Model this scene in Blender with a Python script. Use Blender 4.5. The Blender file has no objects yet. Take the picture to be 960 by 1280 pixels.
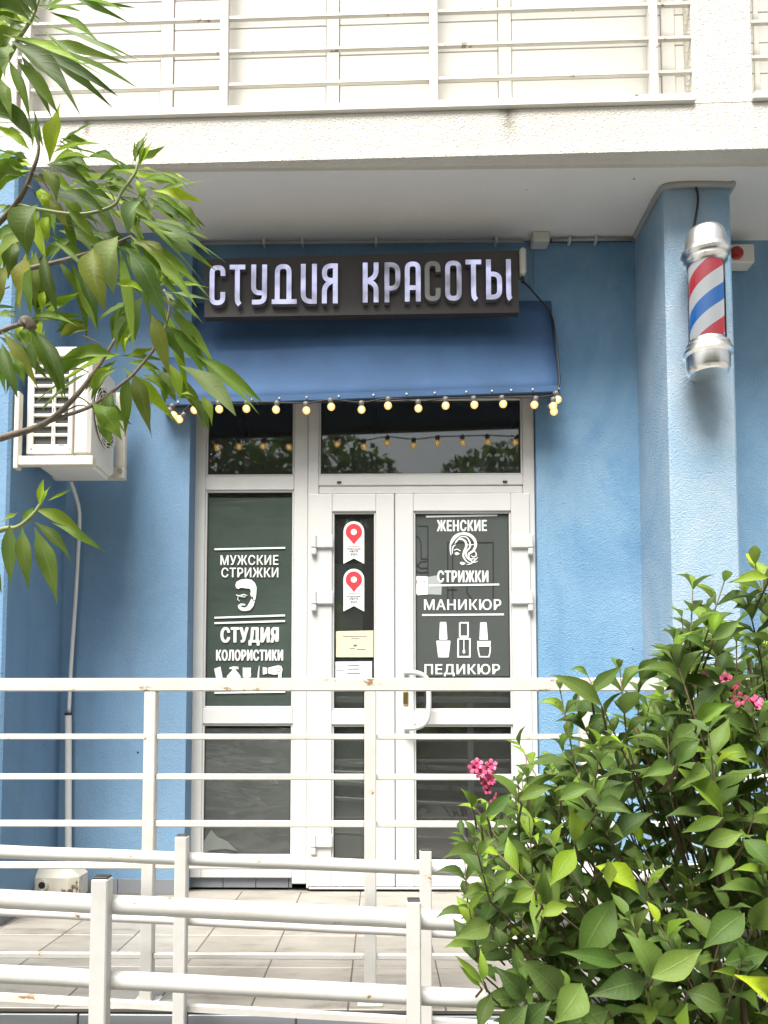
import bpy, bmesh, math, random
from mathutils import Vector, Matrix, Euler
R = math.radians
sc = bpy.context.scene
C = sc.collection

# ------------------------------------------------------------------ camera
F, CX, CY = 960.0, 462.0, 834.0            # focal length and optical centre of the photograph, in its pixels
YAW, PITCH, H = R(0.8), R(3.3), 0.91
cd = bpy.data.cameras.new('camera'); cam = bpy.data.objects.new('camera', cd); C.objects.link(cam)
cam.location = (0, 0, H); cam.rotation_euler = (R(90) + PITCH, 0, YAW)
cd.sensor_fit = 'AUTO'; cd.sensor_width = 36.0; cd.lens = F / 1280 * 36
cd.shift_x = (480 - CX) / 1280; cd.shift_y = (CY - 640) / 1280
cd.clip_start = 0.05; cd.clip_end = 2000
sc.camera = cam
RM = Euler((R(90) + PITCH, 0, YAW)).to_matrix()

# ------------------------------------------------------------------ world, sun, exposure
SUN_EL, SUN_AZ = R(62), R(205)             # azimuth measured from +y, clockwise
w = bpy.data.worlds.new('World'); sc.world = w; w.use_nodes = True
nt = w.node_tree
sky = nt.nodes.new('ShaderNodeTexSky'); sky.sky_type = 'NISHITA'; sky.sun_disc = False
sky.sun_elevation = SUN_EL; sky.sun_rotation = SUN_AZ
sky.air_density = 1.0; sky.dust_density = 6.0; sky.ozone_density = 1.0
hs = nt.nodes.new('ShaderNodeHueSaturation'); hs.inputs['Saturation'].default_value = 0.22
nt.links.new(sky.outputs[0], hs.inputs['Color'])
bg = nt.nodes['Background']; bg.inputs['Strength'].default_value = 0.05
nt.links.new(hs.outputs[0], bg.inputs['Color'])
sd = bpy.data.lights.new('sun', 'SUN'); sun = bpy.data.objects.new('sun', sd); C.objects.link(sun)
sd.energy = 2.6; sd.angle = R(34); sd.color = (1.0, 0.96, 0.9)
sdir = Vector((math.sin(SUN_AZ) * math.cos(SUN_EL), math.cos(SUN_AZ) * math.cos(SUN_EL), math.sin(SUN_EL)))
sun.rotation_euler = sdir.to_track_quat('Z', 'Y').to_euler(); sun.location = (-2, -6, 9)
sc.view_settings.view_transform = 'Standard'; sc.view_settings.look = 'None'
sc.view_settings.gamma = 1.0; sc.view_settings.use_curve_mapping = False
sc.view_settings.exposure = 1.85
sc.render.resolution_x, sc.render.resolution_y = 768, 1024
sc.cycles.max_bounces = 8; sc.cycles.transparent_max_bounces = 12
sc.cycles.caustics_reflective = False; sc.cycles.caustics_refractive = False

# ------------------------------------------------------------------ measuring and building helpers
def at(px, py, Y):
    d = RM @ Vector(((px - CX) / F, -(py - CY) / F, -1.0))
    return Vector((0, 0, H)) + d * (Y / d.y)
def wx(px, py, Y): return at(px, py, Y).x
def wz(px, py, Y): return at(px, py, Y).z

class MB:
    def __init__(s): s.v = []; s.f = []; s.uv = None
    def add(s, vs, fs):
        o = len(s.v); s.v += [Vector(p) for p in vs]; s.f += [tuple(i + o for i in f) for f in fs]
    def box(s, x0, x1, y0, y1, z0, z1, bev=0.0):
        if x0 > x1: x0, x1 = x1, x0
        if y0 > y1: y0, y1 = y1, y0
        if z0 > z1: z0, z1 = z1, z0
        b = min(bev, (x1-x0)*.45, (y1-y0)*.45, (z1-z0)*.45)
        if b <= 0:
            vs = [(x0,y0,z0),(x1,y0,z0),(x1,y1,z0),(x0,y1,z0),(x0,y0,z1),(x1,y0,z1),(x1,y1,z1),(x0,y1,z1)]
            s.add(vs, [(3,2,1,0),(4,5,6,7),(0,1,5,4),(1,2,6,5),(2,3,7,6),(3,0,4,7)])
        else:
            bm = bmesh.new(); bmesh.ops.create_cube(bm, size=1)
            for v in bm.verts:
                v.co = Vector((x0 if v.co.x < 0 else x1, y0 if v.co.y < 0 else y1, z0 if v.co.z < 0 else z1))
            bmesh.ops.bevel(bm, geom=bm.edges[:], offset=b, segments=1, affect='EDGES')
            bm.verts.index_update()
            s.add([v.co.copy() for v in bm.verts], [[v.index for v in f.verts] for f in bm.faces]); bm.free()
        return s
    def tube(s, pts, r, n=10, caps=True):
        pts = [Vector(p) for p in pts]; m = len(pts)
        rs = r if isinstance(r, (list, tuple)) else [r] * m
        t0 = (pts[1] - pts[0]).normalized()
        up = Vector((0,0,1)) if abs(t0.z) < .9 else Vector((0,1,0))
        nrm = t0.cross(up).normalized(); vs = []; fs = []
        for i, p in enumerate(pts):
            t = (pts[min(i+1, m-1)] - pts[max(i-1, 0)]).normalized()
            nrm = (nrm - t * nrm.dot(t)).normalized(); bn = t.cross(nrm)
            for k in range(n):
                a = 2*math.pi*k/n
                vs.append(p + (nrm*math.cos(a) + bn*math.sin(a)) * rs[i])
        for i in range(m-1):
            for k in range(n):
                k2 = (k+1) % n
                fs.append((i*n+k, i*n+k2, (i+1)*n+k2, (i+1)*n+k))
        if caps: fs.append(tuple(range(n))[::-1]); fs.append(tuple((m-1)*n+k for k in range(n)))
        s.add(vs, fs); return s
    def lathe(s, prof, c, n=32, axis='z'):
        vs = []; fs = []; m = len(prof)
        for (r, z) in prof:
            for k in range(n):
                a = 2*math.pi*k/n; vs.append((c[0]+r*math.cos(a), c[1]+r*math.sin(a), c[2]+z))
        for i in range(m-1):
            for k in range(n):
                k2 = (k+1) % n; fs.append((i*n+k, i*n+k2, (i+1)*n+k2, (i+1)*n+k))
        s.add(vs, fs); return s
    def sphere(s, c, r, nu=12, nv=8, sz=1.0):
        prof = [(max(1e-5, r*math.sin(math.pi*i/nv)), -r*sz*math.cos(math.pi*i/nv)) for i in range(nv+1)]
        return s.lathe(prof, c, nu)
    def prism(s, poly, y0, y1):
        """polygon in (x, z), extruded in y"""
        n = len(poly); ar = sum(poly[i][0]*poly[(i+1)%n][1]-poly[(i+1)%n][0]*poly[i][1] for i in range(n))
        if ar < 0: poly = poly[::-1]
        vs = [(x, y0, z) for x, z in poly] + [(x, y1, z) for x, z in poly]
        fs = [tuple(range(n)), tuple(range(n, 2*n))[::-1]] + [(i, i+n, (i+1)%n+n, (i+1)%n) for i in range(n)]
        s.add(vs, fs); return s
    def ribbon(s, pts, wd, y0, y1):
        """stroke of width wd along (x, z) points, extruded in y"""
        m = len(pts); P = [Vector((a, b)) for a, b in pts]; L = []; Rr = []
        ws = wd if isinstance(wd, (list, tuple)) else [wd]*m
        for i in range(m):
            if i == 0: d = (P[1]-P[0]).normalized(); k = 1
            elif i == m-1: d = (P[-1]-P[-2]).normalized(); k = 1
            else:
                a = (P[i]-P[i-1]).normalized(); b = (P[i+1]-P[i]).normalized(); d = (a+b).normalized()
                k = 1/max(.5, d.dot(a))
            nn = Vector((-d.y, d.x)) * ws[i] * .5 * k
            L.append(P[i]+nn); Rr.append(P[i]-nn)
        vs = [(p.x, y0, p.y) for p in L] + [(p.x, y0, p.y) for p in Rr] + [(p.x, y1, p.y) for p in L] + [(p.x, y1, p.y) for p in Rr]
        fs = []
        for i in range(m-1):
            a, b, c, d = i, i+1, m+i+1, m+i
            fs += [(a, d, c, b), (2*m+a, 2*m+b, 2*m+c, 2*m+d), (a, b, 2*m+b, 2*m+a), (d, 2*m+d, 2*m+c, c)]
        fs += [(0, 2*m, 3*m, m), (m-1, 2*m-1, 4*m-1, 3*m-1)]
        s.add(vs, fs); return s
    def xf(s, M): s.v = [M @ v for v in s.v]; return s

def rootloc(o):
    while o.parent: o = o.parent
    return o.location
def obj(name, mb, mat, parent=None, smooth=False, label=None, kind=None):
    me = bpy.data.meshes.new(name)
    L = rootloc(parent) if parent else Vector((0,0,0))
    me.from_pydata([tuple(v - L) for v in mb.v], [], mb.f); me.update()
    bm = bmesh.new(); bm.from_mesh(me); bmesh.ops.recalc_face_normals(bm, faces=bm.faces[:]); bm.to_mesh(me); bm.free()
    o = bpy.data.objects.new(name, me); C.objects.link(o)
    if mat: me.materials.append(mat)
    if smooth:
        for p in me.polygons: p.use_smooth = True
        if smooth == 'auto':
            bm = bmesh.new(); bm.from_mesh(me)
            for e in bm.edges:
                if len(e.link_faces) == 2 and e.calc_face_angle(0) > R(35): e.smooth = False
            bm.to_mesh(me); bm.free()
    if parent: o.parent = parent
    if label: o['label'] = label
    if kind: o['kind'] = kind
    return o
def thing(name, label, cat, loc=(0,0,0), group=None):
    o = bpy.data.objects.new(name, None); C.objects.link(o); o.location = loc; o.empty_display_size = .1
    o['label'] = label; o['category'] = cat
    if group: o['group'] = group
    return o
def tag(o, label, cat, group=None):
    o['label'] = label; o['category'] = cat
    if group: o['group'] = group
    return o
def bez(p, n=8):
    """smooth curve through points (Catmull-Rom)"""
    p = [Vector(q) for q in p]; q = [p[0]*2-p[1]] + p + [p[-1]*2-p[-2]]; out = []
    for i in range(1, len(q)-2):
        for k in range(n):
            t = k/n; a, b, c, d = q[i-1], q[i], q[i+1], q[i+2]
            out.append(0.5*((2*b)+(c-a)*t+(2*a-5*b+4*c-d)*t*t+(3*b-a-3*c+d)*t**3))
    out.append(p[-1]); return out

# ------------------------------------------------------------------ materials
def newmat(name):
    m = bpy.data.materials.new(name); m.use_nodes = True
    return m, m.node_tree.nodes, m.node_tree.links, m.node_tree.nodes['Principled BSDF']
def N(ns, t, **kw):
    n = ns.new(t)
    for k, v in kw.items():
        if k in n.inputs: n.inputs[k].default_value = v
        else: setattr(n, k, v)
    return n
def coords(ns, ls, scale=(1,1,1)):
    tc = N(ns, 'ShaderNodeTexCoord'); mp = N(ns, 'ShaderNodeMapping'); mp.inputs['Scale'].default_value = scale
    ls.new(tc.outputs['Object'], mp.inputs['Vector']); return mp.outputs[0]
def ramp(ns, ls, fac, stops):
    r = N(ns, 'ShaderNodeValToRGB'); e = r.color_ramp.elements
    while len(e) < len(stops): e.new(.5)
    for i, (p, c) in enumerate(stops): e[i].position = p; e[i].color = (*c, 1) if len(c) == 3 else c
    ls.new(fac, r.inputs[0]); return r.outputs[0]
def mix(ns, ls, fac, a, b, mode='MIX'):
    m = N(ns, 'ShaderNodeMix', data_type='RGBA', blend_type=mode)
    for s, v in ((0, fac), (6, a), (7, b)):
        if hasattr(v, 'links') or hasattr(v, 'is_linked'): ls.new(v, m.inputs[s])
        else: m.inputs[s].default_value = v if s == 0 else (*v, 1)
    return m.outputs[2]
def simple(name, col, rough=.5, metal=0.0, var=0.06, scale=6, bump=0.0, bscale=80, spec=.5, coat=0):
    m, ns, ls, p = newmat(name)
    n = N(ns, 'ShaderNodeTexNoise', Scale=scale, Detail=6.0, Roughness=.6); ls.new(coords(ns, ls), n.inputs['Vector'])
    c = ramp(ns, ls, n.outputs[0], [(.3, tuple(x*(1-var) for x in col)), (.7, tuple(min(1, x*(1+var)) for x in col))])
    ls.new(c, p.inputs['Base Color']); p.inputs['Roughness'].default_value = rough; p.inputs['Metallic'].default_value = metal
    p.inputs['Specular IOR Level'].default_value = spec; p.inputs['Coat Weight'].default_value = coat
    if bump:
        b = N(ns, 'ShaderNodeTexNoise', Scale=bscale, Detail=4.0); ls.new(coords(ns, ls), b.inputs['Vector'])
        bn = N(ns, 'ShaderNodeBump', Strength=bump, Distance=.003); ls.new(b.outputs[0], bn.inputs['Height']); ls.new(bn.outputs[0], p.inputs['Normal'])
    return m
def stucco(name, col, dirt, bump=.6, bscale=170, streak=.5, speck=0.0, dist=.006, fade=None, famt=.6):
    m, ns, ls, p = newmat(name)
    big = N(ns, 'ShaderNodeTexNoise', Scale=1.6, Detail=8.0, Roughness=.65); ls.new(coords(ns, ls), big.inputs['Vector'])
    st = N(ns, 'ShaderNodeTexNoise', Scale=1.0, Detail=6.0, Roughness=.6); ls.new(coords(ns, ls, (9, 9, .7)), st.inputs['Vector'])
    c = mix(ns, ls, ramp(ns, ls, big.outputs[0], [(.38, (0,0,0)), (.72, (.55,)*3)]), col, dirt)
    c = mix(ns, ls, ramp(ns, ls, st.outputs[0], [(.5, (0,0,0)), (.75, (streak,)*3)]), c, dirt)
    if fade:
        fn = N(ns, 'ShaderNodeTexNoise', Scale=2.3, Detail=10.0, Roughness=.7, Distortion=.6); ls.new(coords(ns, ls, (1, 1, .6)), fn.inputs['Vector'])
        c = mix(ns, ls, ramp(ns, ls, fn.outputs[0], [(.36, (0,0,0)), (.66, (famt,)*3)]), c, fade)
    if speck:
        v = N(ns, 'ShaderNodeTexVoronoi', Scale=6.0, Randomness=1.0); ls.new(coords(ns, ls), v.inputs['Vector'])
        wn = N(ns, 'ShaderNodeTexNoise', Scale=4.0, Detail=2.0); ls.new(coords(ns, ls), wn.inputs['Vector'])
        d = ramp(ns, ls, v.outputs['Distance'], [(.025, (1,1,1)), (.045, (0,0,0))])
        g = ramp(ns, ls, wn.outputs[0], [(.52, (0,0,0)), (.56, (speck,)*3)])
        c = mix(ns, ls, mix(ns, ls, 1.0, d, g, 'MULTIPLY'), c, (.02, .02, .025))
    ls.new(c, p.inputs['Base Color']); p.inputs['Roughness'].default_value = .75; p.inputs['Specular IOR Level'].default_value = .3
    b1 = N(ns, 'ShaderNodeTexVoronoi', Scale=bscale, feature='SMOOTH_F1', Smoothness=.8); ls.new(coords(ns, ls), b1.inputs['Vector'])
    b2 = N(ns, 'ShaderNodeTexNoise', Scale=bscale*.4, Detail=5.0); ls.new(coords(ns, ls), b2.inputs['Vector'])
    ad = N(ns, 'ShaderNodeMath', operation='ADD'); ls.new(b1.outputs['Distance'], ad.inputs[0]); ls.new(b2.outputs[0], ad.inputs[1])
    bn = N(ns, 'ShaderNodeBump', Strength=bump, Distance=dist); ls.new(ad.outputs[0], bn.inputs['Height']); ls.new(bn.outputs[0], p.inputs['Normal'])
    return m
def worn_paint(name, col, rust=(.28,.17,.08), amount=.62, scale=(14,14,14), rough=.42):
    m, ns, ls, p = newmat(name)
    n = N(ns, 'ShaderNodeTexNoise', Scale=1.0, Detail=8.0, Roughness=.62); ls.new(coords(ns, ls, scale), n.inputs['Vector'])
    g = N(ns, 'ShaderNodeTexNoise', Scale=5.0, Detail=7.0, Roughness=.7); ls.new(coords(ns, ls), g.inputs['Vector'])
    f = N(ns, 'ShaderNodeTexNoise', Scale=60.0, Detail=3.0); ls.new(coords(ns, ls), f.inputs['Vector'])
    base = mix(ns, ls, ramp(ns, ls, g.outputs[0], [(.45, (0,0,0)), (.8, (.55,)*3)]), col, tuple(x*y for x, y in zip(col, (.72,.66,.56))))
    chip = ramp(ns, ls, n.outputs[0], [(amount, (0,0,0)), (amount+.025, (1,1,1))])
    rc = mix(ns, ls, f.outputs[0], rust, (.1,.09,.08))
    edge = ramp(ns, ls, n.outputs[0], [(amount-.06, (0,0,0)), (amount, (.5,)*3)])
    c = mix(ns, ls, edge, base, (.6,.5,.36)); c = mix(ns, ls, chip, c, rc)
    ls.new(c, p.inputs['Base Color']); p.inputs['Roughness'].default_value = rough
    ad = N(ns, 'ShaderNodeMath', operation='MULTIPLY_ADD'); ls.new(chip, ad.inputs[0]); ad.inputs[1].default_value = -.8; ls.new(g.outputs[0], ad.inputs[2])
    bn = N(ns, 'ShaderNodeBump', Strength=.35, Distance=.002); ls.new(ad.outputs[0], bn.inputs['Height']); ls.new(bn.outputs[0], p.inputs['Normal'])
    return m
def glass_pane(name, tint, refl=1.4, bump=0.0, haze=0.0):
    m, ns, ls, p = newmat(name); ns.remove(p)
    tr = N(ns, 'ShaderNodeBsdfTransparent', Color=(*tint, 1)); gl = N(ns, 'ShaderNodeBsdfGlossy', Roughness=.02, Color=(.95,.98,.97,1))
    fr = N(ns, 'ShaderNodeFresnel', IOR=1.5); k = N(ns, 'ShaderNodeMath', operation='MULTIPLY'); k.inputs[1].default_value = refl; k.use_clamp = True
    ls.new(fr.outputs[0], k.inputs[0]); df = N(ns, 'ShaderNodeBsdfDiffuse', Color=(.5,.5,.48,1)); dm = N(ns, 'ShaderNodeMixShader'); dm.inputs[0].default_value = haze; ls.new(tr.outputs[0], dm.inputs[1]); ls.new(df.outputs[0], dm.inputs[2]); tr = dm  # even grey diffuse share paints in haze that lifts the dark panes
    mx = N(ns, 'ShaderNodeMixShader'); ls.new(k.outputs[0], mx.inputs[0]); ls.new(tr.outputs[0], mx.inputs[1]); ls.new(gl.outputs[0], mx.inputs[2])
    if bump:
        b = N(ns, 'ShaderNodeTexNoise', Scale=3.0, Detail=1.0); ls.new(coords(ns, ls), b.inputs['Vector'])
        bn = N(ns, 'ShaderNodeBump', Strength=bump, Distance=.01); ls.new(b.outputs[0], bn.inputs['Height'])
        ls.new(bn.outputs[0], gl.inputs['Normal'])
    ls.new(mx.outputs[0], ns['Material Output'].inputs['Surface']); return m
def plastic_film(name, col, wr=.5, rough=.12, spec=.6):
    """dark film under crumpled clear plastic"""
    m, ns, ls, p = newmat(name)
    n = N(ns, 'ShaderNodeTexNoise', Scale=2.2, Detail=5.0); ls.new(coords(ns, ls), n.inputs['Vector'])
    ls.new(ramp(ns, ls, n.outputs[0], [(.3, tuple(x*.8 for x in col)), (.7, tuple(x*1.25 for x in col))]), p.inputs['Base Color'])
    p.inputs['Roughness'].default_value = rough; p.inputs['Specular IOR Level'].default_value = spec
    mu = N(ns, 'ShaderNodeTexNoise', Scale=2.6, Detail=2.0, Distortion=1.0); ls.new(coords(ns, ls, (.7, 1, 2.2)), mu.inputs['Vector'])
    v = N(ns, 'ShaderNodeTexVoronoi', Scale=6.0, feature='DISTANCE_TO_EDGE'); ls.new(coords(ns, ls, (.6, 1, 1.9)), v.inputs['Vector'])
    ad = N(ns, 'ShaderNodeMath', operation='MULTIPLY_ADD'); ls.new(v.outputs['Distance'], ad.inputs[0]); ad.inputs[1].default_value = .5; ls.new(mu.outputs[0], ad.inputs[2])
    bn = N(ns, 'ShaderNodeBump', Strength=wr, Distance=.02); ls.new(ad.outputs[0], bn.inputs['Height']); ls.new(bn.outputs[0], p.inputs['Normal'])
    return m
def emit(name, col, st, noise=0.0):
    m, ns, ls, p = newmat(name); p.inputs['Base Color'].default_value = (.3,.3,.31,1); p.inputs['Roughness'].default_value = .35
    p.inputs['Emission Color'].default_value = (*col, 1); p.inputs['Emission Strength'].default_value = st
    if noise:
        n = N(ns, 'ShaderNodeTexNoise', Scale=14.0, Detail=1.0); ls.new(coords(ns, ls), n.inputs['Vector'])
        mr = N(ns, 'ShaderNodeMapRange'); mr.inputs[1].default_value = .35; mr.inputs[2].default_value = .65
        mr.inputs[3].default_value = st*(1-noise); mr.inputs[4].default_value = st*(1+noise*.4)
        ls.new(n.outputs[0], mr.inputs[0]); ls.new(mr.outputs[0], p.inputs['Emission Strength'])
    return m
def leafmat(name, trans=.35, vein=.25):
    m, ns, ls, p = newmat(name)
    oi = N(ns, 'ShaderNodeObjectInfo'); ge = N(ns, 'ShaderNodeNewGeometry')
    n = N(ns, 'ShaderNodeTexNoise', Scale=30.0, Detail=4.0); ls.new(coords(ns, ls), n.inputs['Vector'])
    hsv = N(ns, 'ShaderNodeHueSaturation'); ls.new(oi.outputs['Color'], hsv.inputs['Color'])
    ad = N(ns, 'ShaderNodeMath', operation='ADD'); ls.new(oi.outputs['Random'], ad.inputs[0]); ls.new(ge.outputs['Random Per Island'], ad.inputs[1])
    fr = N(ns, 'ShaderNodeMath', operation='FRACT'); ls.new(ad.outputs[0], fr.inputs[0])
    mr = N(ns, 'ShaderNodeMapRange'); mr.inputs[3].default_value = .7; mr.inputs[4].default_value = 1.35; ls.new(fr.outputs[0], mr.inputs[0]); ls.new(mr.outputs[0], hsv.inputs['Value'])
    mh = N(ns, 'ShaderNodeMapRange'); mh.inputs[3].default_value = .515; mh.inputs[4].default_value = .485; ls.new(fr.outputs[0], mh.inputs[0]); ls.new(mh.outputs[0], hsv.inputs['Hue'])
    uv = N(ns, 'ShaderNodeUVMap'); uv.uv_map = 'uv'; sx = N(ns, 'ShaderNodeSeparateXYZ'); ls.new(uv.outputs[0], sx.inputs[0])
    ab = N(ns, 'ShaderNodeMath', operation='ABSOLUTE'); ls.new(sx.outputs['Y'], ab.inputs[0])
    mid = ramp(ns, ls, ab.outputs[0], [(.0, (1,1,1)), (.09, (0,0,0))])
    # side veins
    w1 = N(ns, 'ShaderNodeMath', operation='MULTIPLY_ADD'); ls.new(ab.outputs[0], w1.inputs[0]); w1.inputs[1].default_value = -.16; ls.new(sx.outputs['X'], w1.inputs[2])
    w2 = N(ns, 'ShaderNodeMath', operation='MULTIPLY'); ls.new(w1.outputs[0], w2.inputs[0]); w2.inputs[1].default_value = 11.0
    w3 = N(ns, 'ShaderNodeMath', operation='FRACT'); ls.new(w2.outputs[0], w3.inputs[0])
    sv = ramp(ns, ls, w3.outputs[0], [(.0, (.5,.5,.5)), (.14, (0,0,0)), (.92, (0,0,0)), (1.0, (.5,.5,.5))])
    vv = mix(ns, ls, 1.0, mid, sv, 'LIGHTEN')
    vf = mix(ns, ls, 1.0, vv, (vein,)*3, 'MULTIPLY')
    c = mix(ns, ls, ramp(ns, ls, n.outputs[0], [(.45, (0,0,0)), (.75, (.35,)*3)]), hsv.outputs[0], (.09,.1,.02))
    sn = N(ns, 'ShaderNodeTexNoise', Scale=150.0, Detail=2.0); ls.new(coords(ns, ls), sn.inputs['Vector'])
    sg2 = N(ns, 'ShaderNodeTexNoise', Scale=14.0, Detail=1.0); ls.new(coords(ns, ls), sg2.inputs['Vector'])
    c = mix(ns, ls, mix(ns, ls, 1.0, ramp(ns, ls, sn.outputs[0], [(.6, (0,0,0)), (.66, (1,1,1))]), ramp(ns, ls, sg2.outputs[0], [(.5, (0,0,0)), (.6, (.85,)*3)]), 'MULTIPLY'), c, (.12,.08,.025))
    c = mix(ns, ls, vf, c, (.3,.38,.16))
    # underside paler
    ub = N(ns, 'ShaderNodeMath', operation='MULTIPLY'); ub.inputs[1].default_value = .45; ls.new(ge.outputs['Backfacing'], ub.inputs[0])
    c = mix(ns, ls, ub.outputs[0], c, (.16,.2,.12))
    ls.new(c, p.inputs['Base Color']); p.inputs['Roughness'].default_value = .52; p.inputs['Specular IOR Level'].default_value = .2
    bn = N(ns, 'ShaderNodeBump', Strength=.25, Distance=.002); ls.new(vv, bn.inputs['Height']); ls.new(bn.outputs[0], p.inputs['Normal'])
    tl = N(ns, 'ShaderNodeBsdfTranslucent'); tc2 = mix(ns, ls, .4, c, (.2,.34,.03)); ls.new(tc2, tl.inputs['Color'])
    mx = N(ns, 'ShaderNodeMixShader'); mx.inputs[0].default_value = trans
    ls.new(p.outputs[0], mx.inputs[1]); ls.new(tl.outputs[0], mx.inputs[2]); ls.new(mx.outputs[0], ns['Material Output'].inputs['Surface'])
    return m

BLUE = (.15, .305, .475)
M = dict(
    wall=stucco('blue_stucco', BLUE, (.10,.225,.385), bump=.55, bscale=190, speck=.8, streak=.3, fade=(.25,.4,.54), famt=.8),
    pillar_lit=stucco('sunlit_blue_stucco', (.23,.37,.5), (.17,.3,.44), bump=.6, bscale=190, speck=.6, streak=.3, fade=(.38,.47,.55), famt=.9),  # pillar only: sunlit brightness put into a paler blue than the walls
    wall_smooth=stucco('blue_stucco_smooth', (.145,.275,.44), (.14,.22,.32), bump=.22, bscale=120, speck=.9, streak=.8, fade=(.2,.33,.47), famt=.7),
    facade=stucco('white_stucco', (.64,.62,.565), (.54,.5,.42), bump=.6, bscale=130, dist=.006, streak=.3),
    soffit=stucco('soffit_plaster', (.78,.76,.73), (.68,.66,.62), bump=.12, bscale=60, speck=.7, streak=.2),
    siding=simple('siding_white', (.58,.565,.515), .5, var=.07, scale=3),
    pvc=simple('white_plastic', (.6,.6,.585), .3, var=.03, scale=3),
    seal=simple('black_rubber', (.02,.02,.022), .6),
    metal=worn_paint('white_paint', (.57,.565,.54), amount=.675, scale=(16,16,24)),
    metal_rusty=worn_paint('white_paint_rusty', (.58,.57,.54), amount=.635, scale=(10,10,18), rust=(.42,.25,.1)),
    balcony_metal=worn_paint('balcony_paint', (.58,.565,.51), amount=.64, scale=(12,12,12), rust=(.25,.2,.14)),
    acwhite=simple('conditioner_white', (.76,.73,.66), .4, var=.06, scale=5),
    dark=simple('dark_inside', (.03,.032,.033), .7),
    fin=simple('grey_fins', (.07,.075,.075), .5),
    bracket=worn_paint('bracket_paint', (.7,.66,.57), amount=.68),
    awning=simple('blue_awning_cloth', (.052,.12,.25), .8, var=.2, scale=3.0, bump=.15, bscale=500),
    sign=simple('sign_panel', (.05,.044,.04), .5, var=.1, scale=5),
    lit=emit('lit_letter', (.62,.64,1.0), .2, .5),
    halflit=emit('half_lit_letter', (.62,.64,1.0), .1, .95),
    unlit=simple('unlit_letter', (.3,.3,.29), .4),
    lside=simple('letter_side', (.12,.12,.13), .4),
    bulb=None,
    bulbcore=emit('bulb_filament', (1.0,.78,.42), 1.1),
    socket=simple('bulb_socket', (.16,.15,.13), .4),
    cable=simple('black_cable', (.015,.015,.018), .5),
    conduit=simple('grey_conduit', (.3,.31,.3), .5),
    boxgrey=simple('junction_plastic', (.55,.54,.5), .45),
    glass=glass_pane('window_glass', (.82,.86,.85), 2.6, .02, .045),
    glass2=glass_pane('door_glass', (.84,.88,.87), 2.2, .02, .05),
    film=plastic_film('poster_film', (.06,.08,.068), .28, .09, .9),
    crumple=plastic_film('crumpled_film', (.07,.076,.072), .3, .05, 1.0),
    dfilm=simple('door_film', (.08,.09,.086), .18, var=.08, scale=3, spec=.5),
    print_white=simple('white_vinyl', (.8,.82,.8), .45, var=.02),
    print_grey=simple('grey_vinyl', (.35,.38,.37), .45),
    reflection_dark=simple('painted_reflection', (.012,.014,.014), .5),
    red=simple('red_print', (.66,.045,.06), .4, var=.03), blue=simple('blue_print', (.02,.16,.62), .3, var=.03),
    paper=simple('cream_paper', (.6,.58,.42), .6, var=.04), paper2=simple('pale_paper', (.6,.66,.68), .6, var=.05),
    torn=simple('torn_film', (.15,.165,.15), .5),
    ink=simple('ink', (.08,.08,.09), .6),
    chrome=simple('chrome', (.98,.96,.92), .27, 1.0, var=.04),
    brass=simple('brass', (.6,.42,.14), .3, 1.0),
    tile=None, grout=simple('grout', (.09,.085,.075), .9),
    greytile=simple('grey_tile', (.2,.215,.235), .35, var=.08, scale=4, bump=.05),
    concrete=stucco('concrete', (.22,.21,.19), (.1,.1,.09), bump=.7, bscale=60),
    asphalt=stucco('asphalt', (.2,.195,.185), (.13,.13,.12), bump=.8, bscale=200),
    room=simple('room_grey', (.26,.27,.26), .7), roomfloor=simple('room_floor', (.14,.13,.12), .4),
    canister=worn_paint('canister_plastic', (.66,.63,.55), amount=.58, scale=(8,8,8), rust=(.16,.12,.08)),
    pipe=simple('white_pipe', (.74,.73,.69), .35, var=.04), cap=simple('black_cap', (.03,.028,.025), .5, var=.4),
    bark=simple('bark', (.16,.13,.1), .85, var=.3, scale=40, bump=.5), twig=simple('green_twig', (.2,.24,.09), .6),
    redtwig=simple('brown_twig', (.12,.085,.045), .7, var=.25, scale=30),
    leaf=leafmat('leaf', .42, .22), bushleaf=leafmat('shrub_leaf', .3, .2),
    pink=simple('pink_petal', (.5,.075,.17), .5, var=.15, scale=60), bud=simple('flower_bud', (.34,.04,.08), .5),
    redlamp=simple('red_lens', (.35,.02,.02), .2),
    curtain=simple('pale_curtain', (.55,.62,.58), .8, var=.1, scale=3),
    clear=glass_pane('clear_tube', (.97,.98,.98), 1.2),
)
# glazed floor tiles: pale stone with brown veining
m, ns, ls, p = newmat('floor_tile')
oi = N(ns, 'ShaderNodeObjectInfo'); tc = N(ns, 'ShaderNodeTexCoord'); ad = N(ns, 'ShaderNodeVectorMath', operation='ADD')
mp = N(ns, 'ShaderNodeMapping'); mp.inputs['Scale'].default_value = (2.5, 9, 2.5); ls.new(tc.outputs['Object'], ad.inputs[0]); ls.new(oi.outputs['Location'], ad.inputs[1]); ls.new(ad.outputs[0], mp.inputs['Vector'])
n1 = N(ns, 'ShaderNodeTexNoise', Scale=1.6, Detail=9.0, Roughness=.65, Distortion=.8); ls.new(mp.outputs[0], n1.inputs['Vector'])
n2 = N(ns, 'ShaderNodeTexNoise', Scale=3.0, Detail=8.0, Roughness=.7); ls.new(ad.outputs[0], n2.inputs['Vector'])
c = ramp(ns, ls, n1.outputs[0], [(.33, (.31,.288,.255)), (.55, (.265,.245,.212)), (.7, (.155,.137,.115))])
c = mix(ns, ls, ramp(ns, ls, n2.outputs[0], [(.5, (0,0,0)), (.8, (.6,)*3)]), c, (.17,.15,.125))
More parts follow.
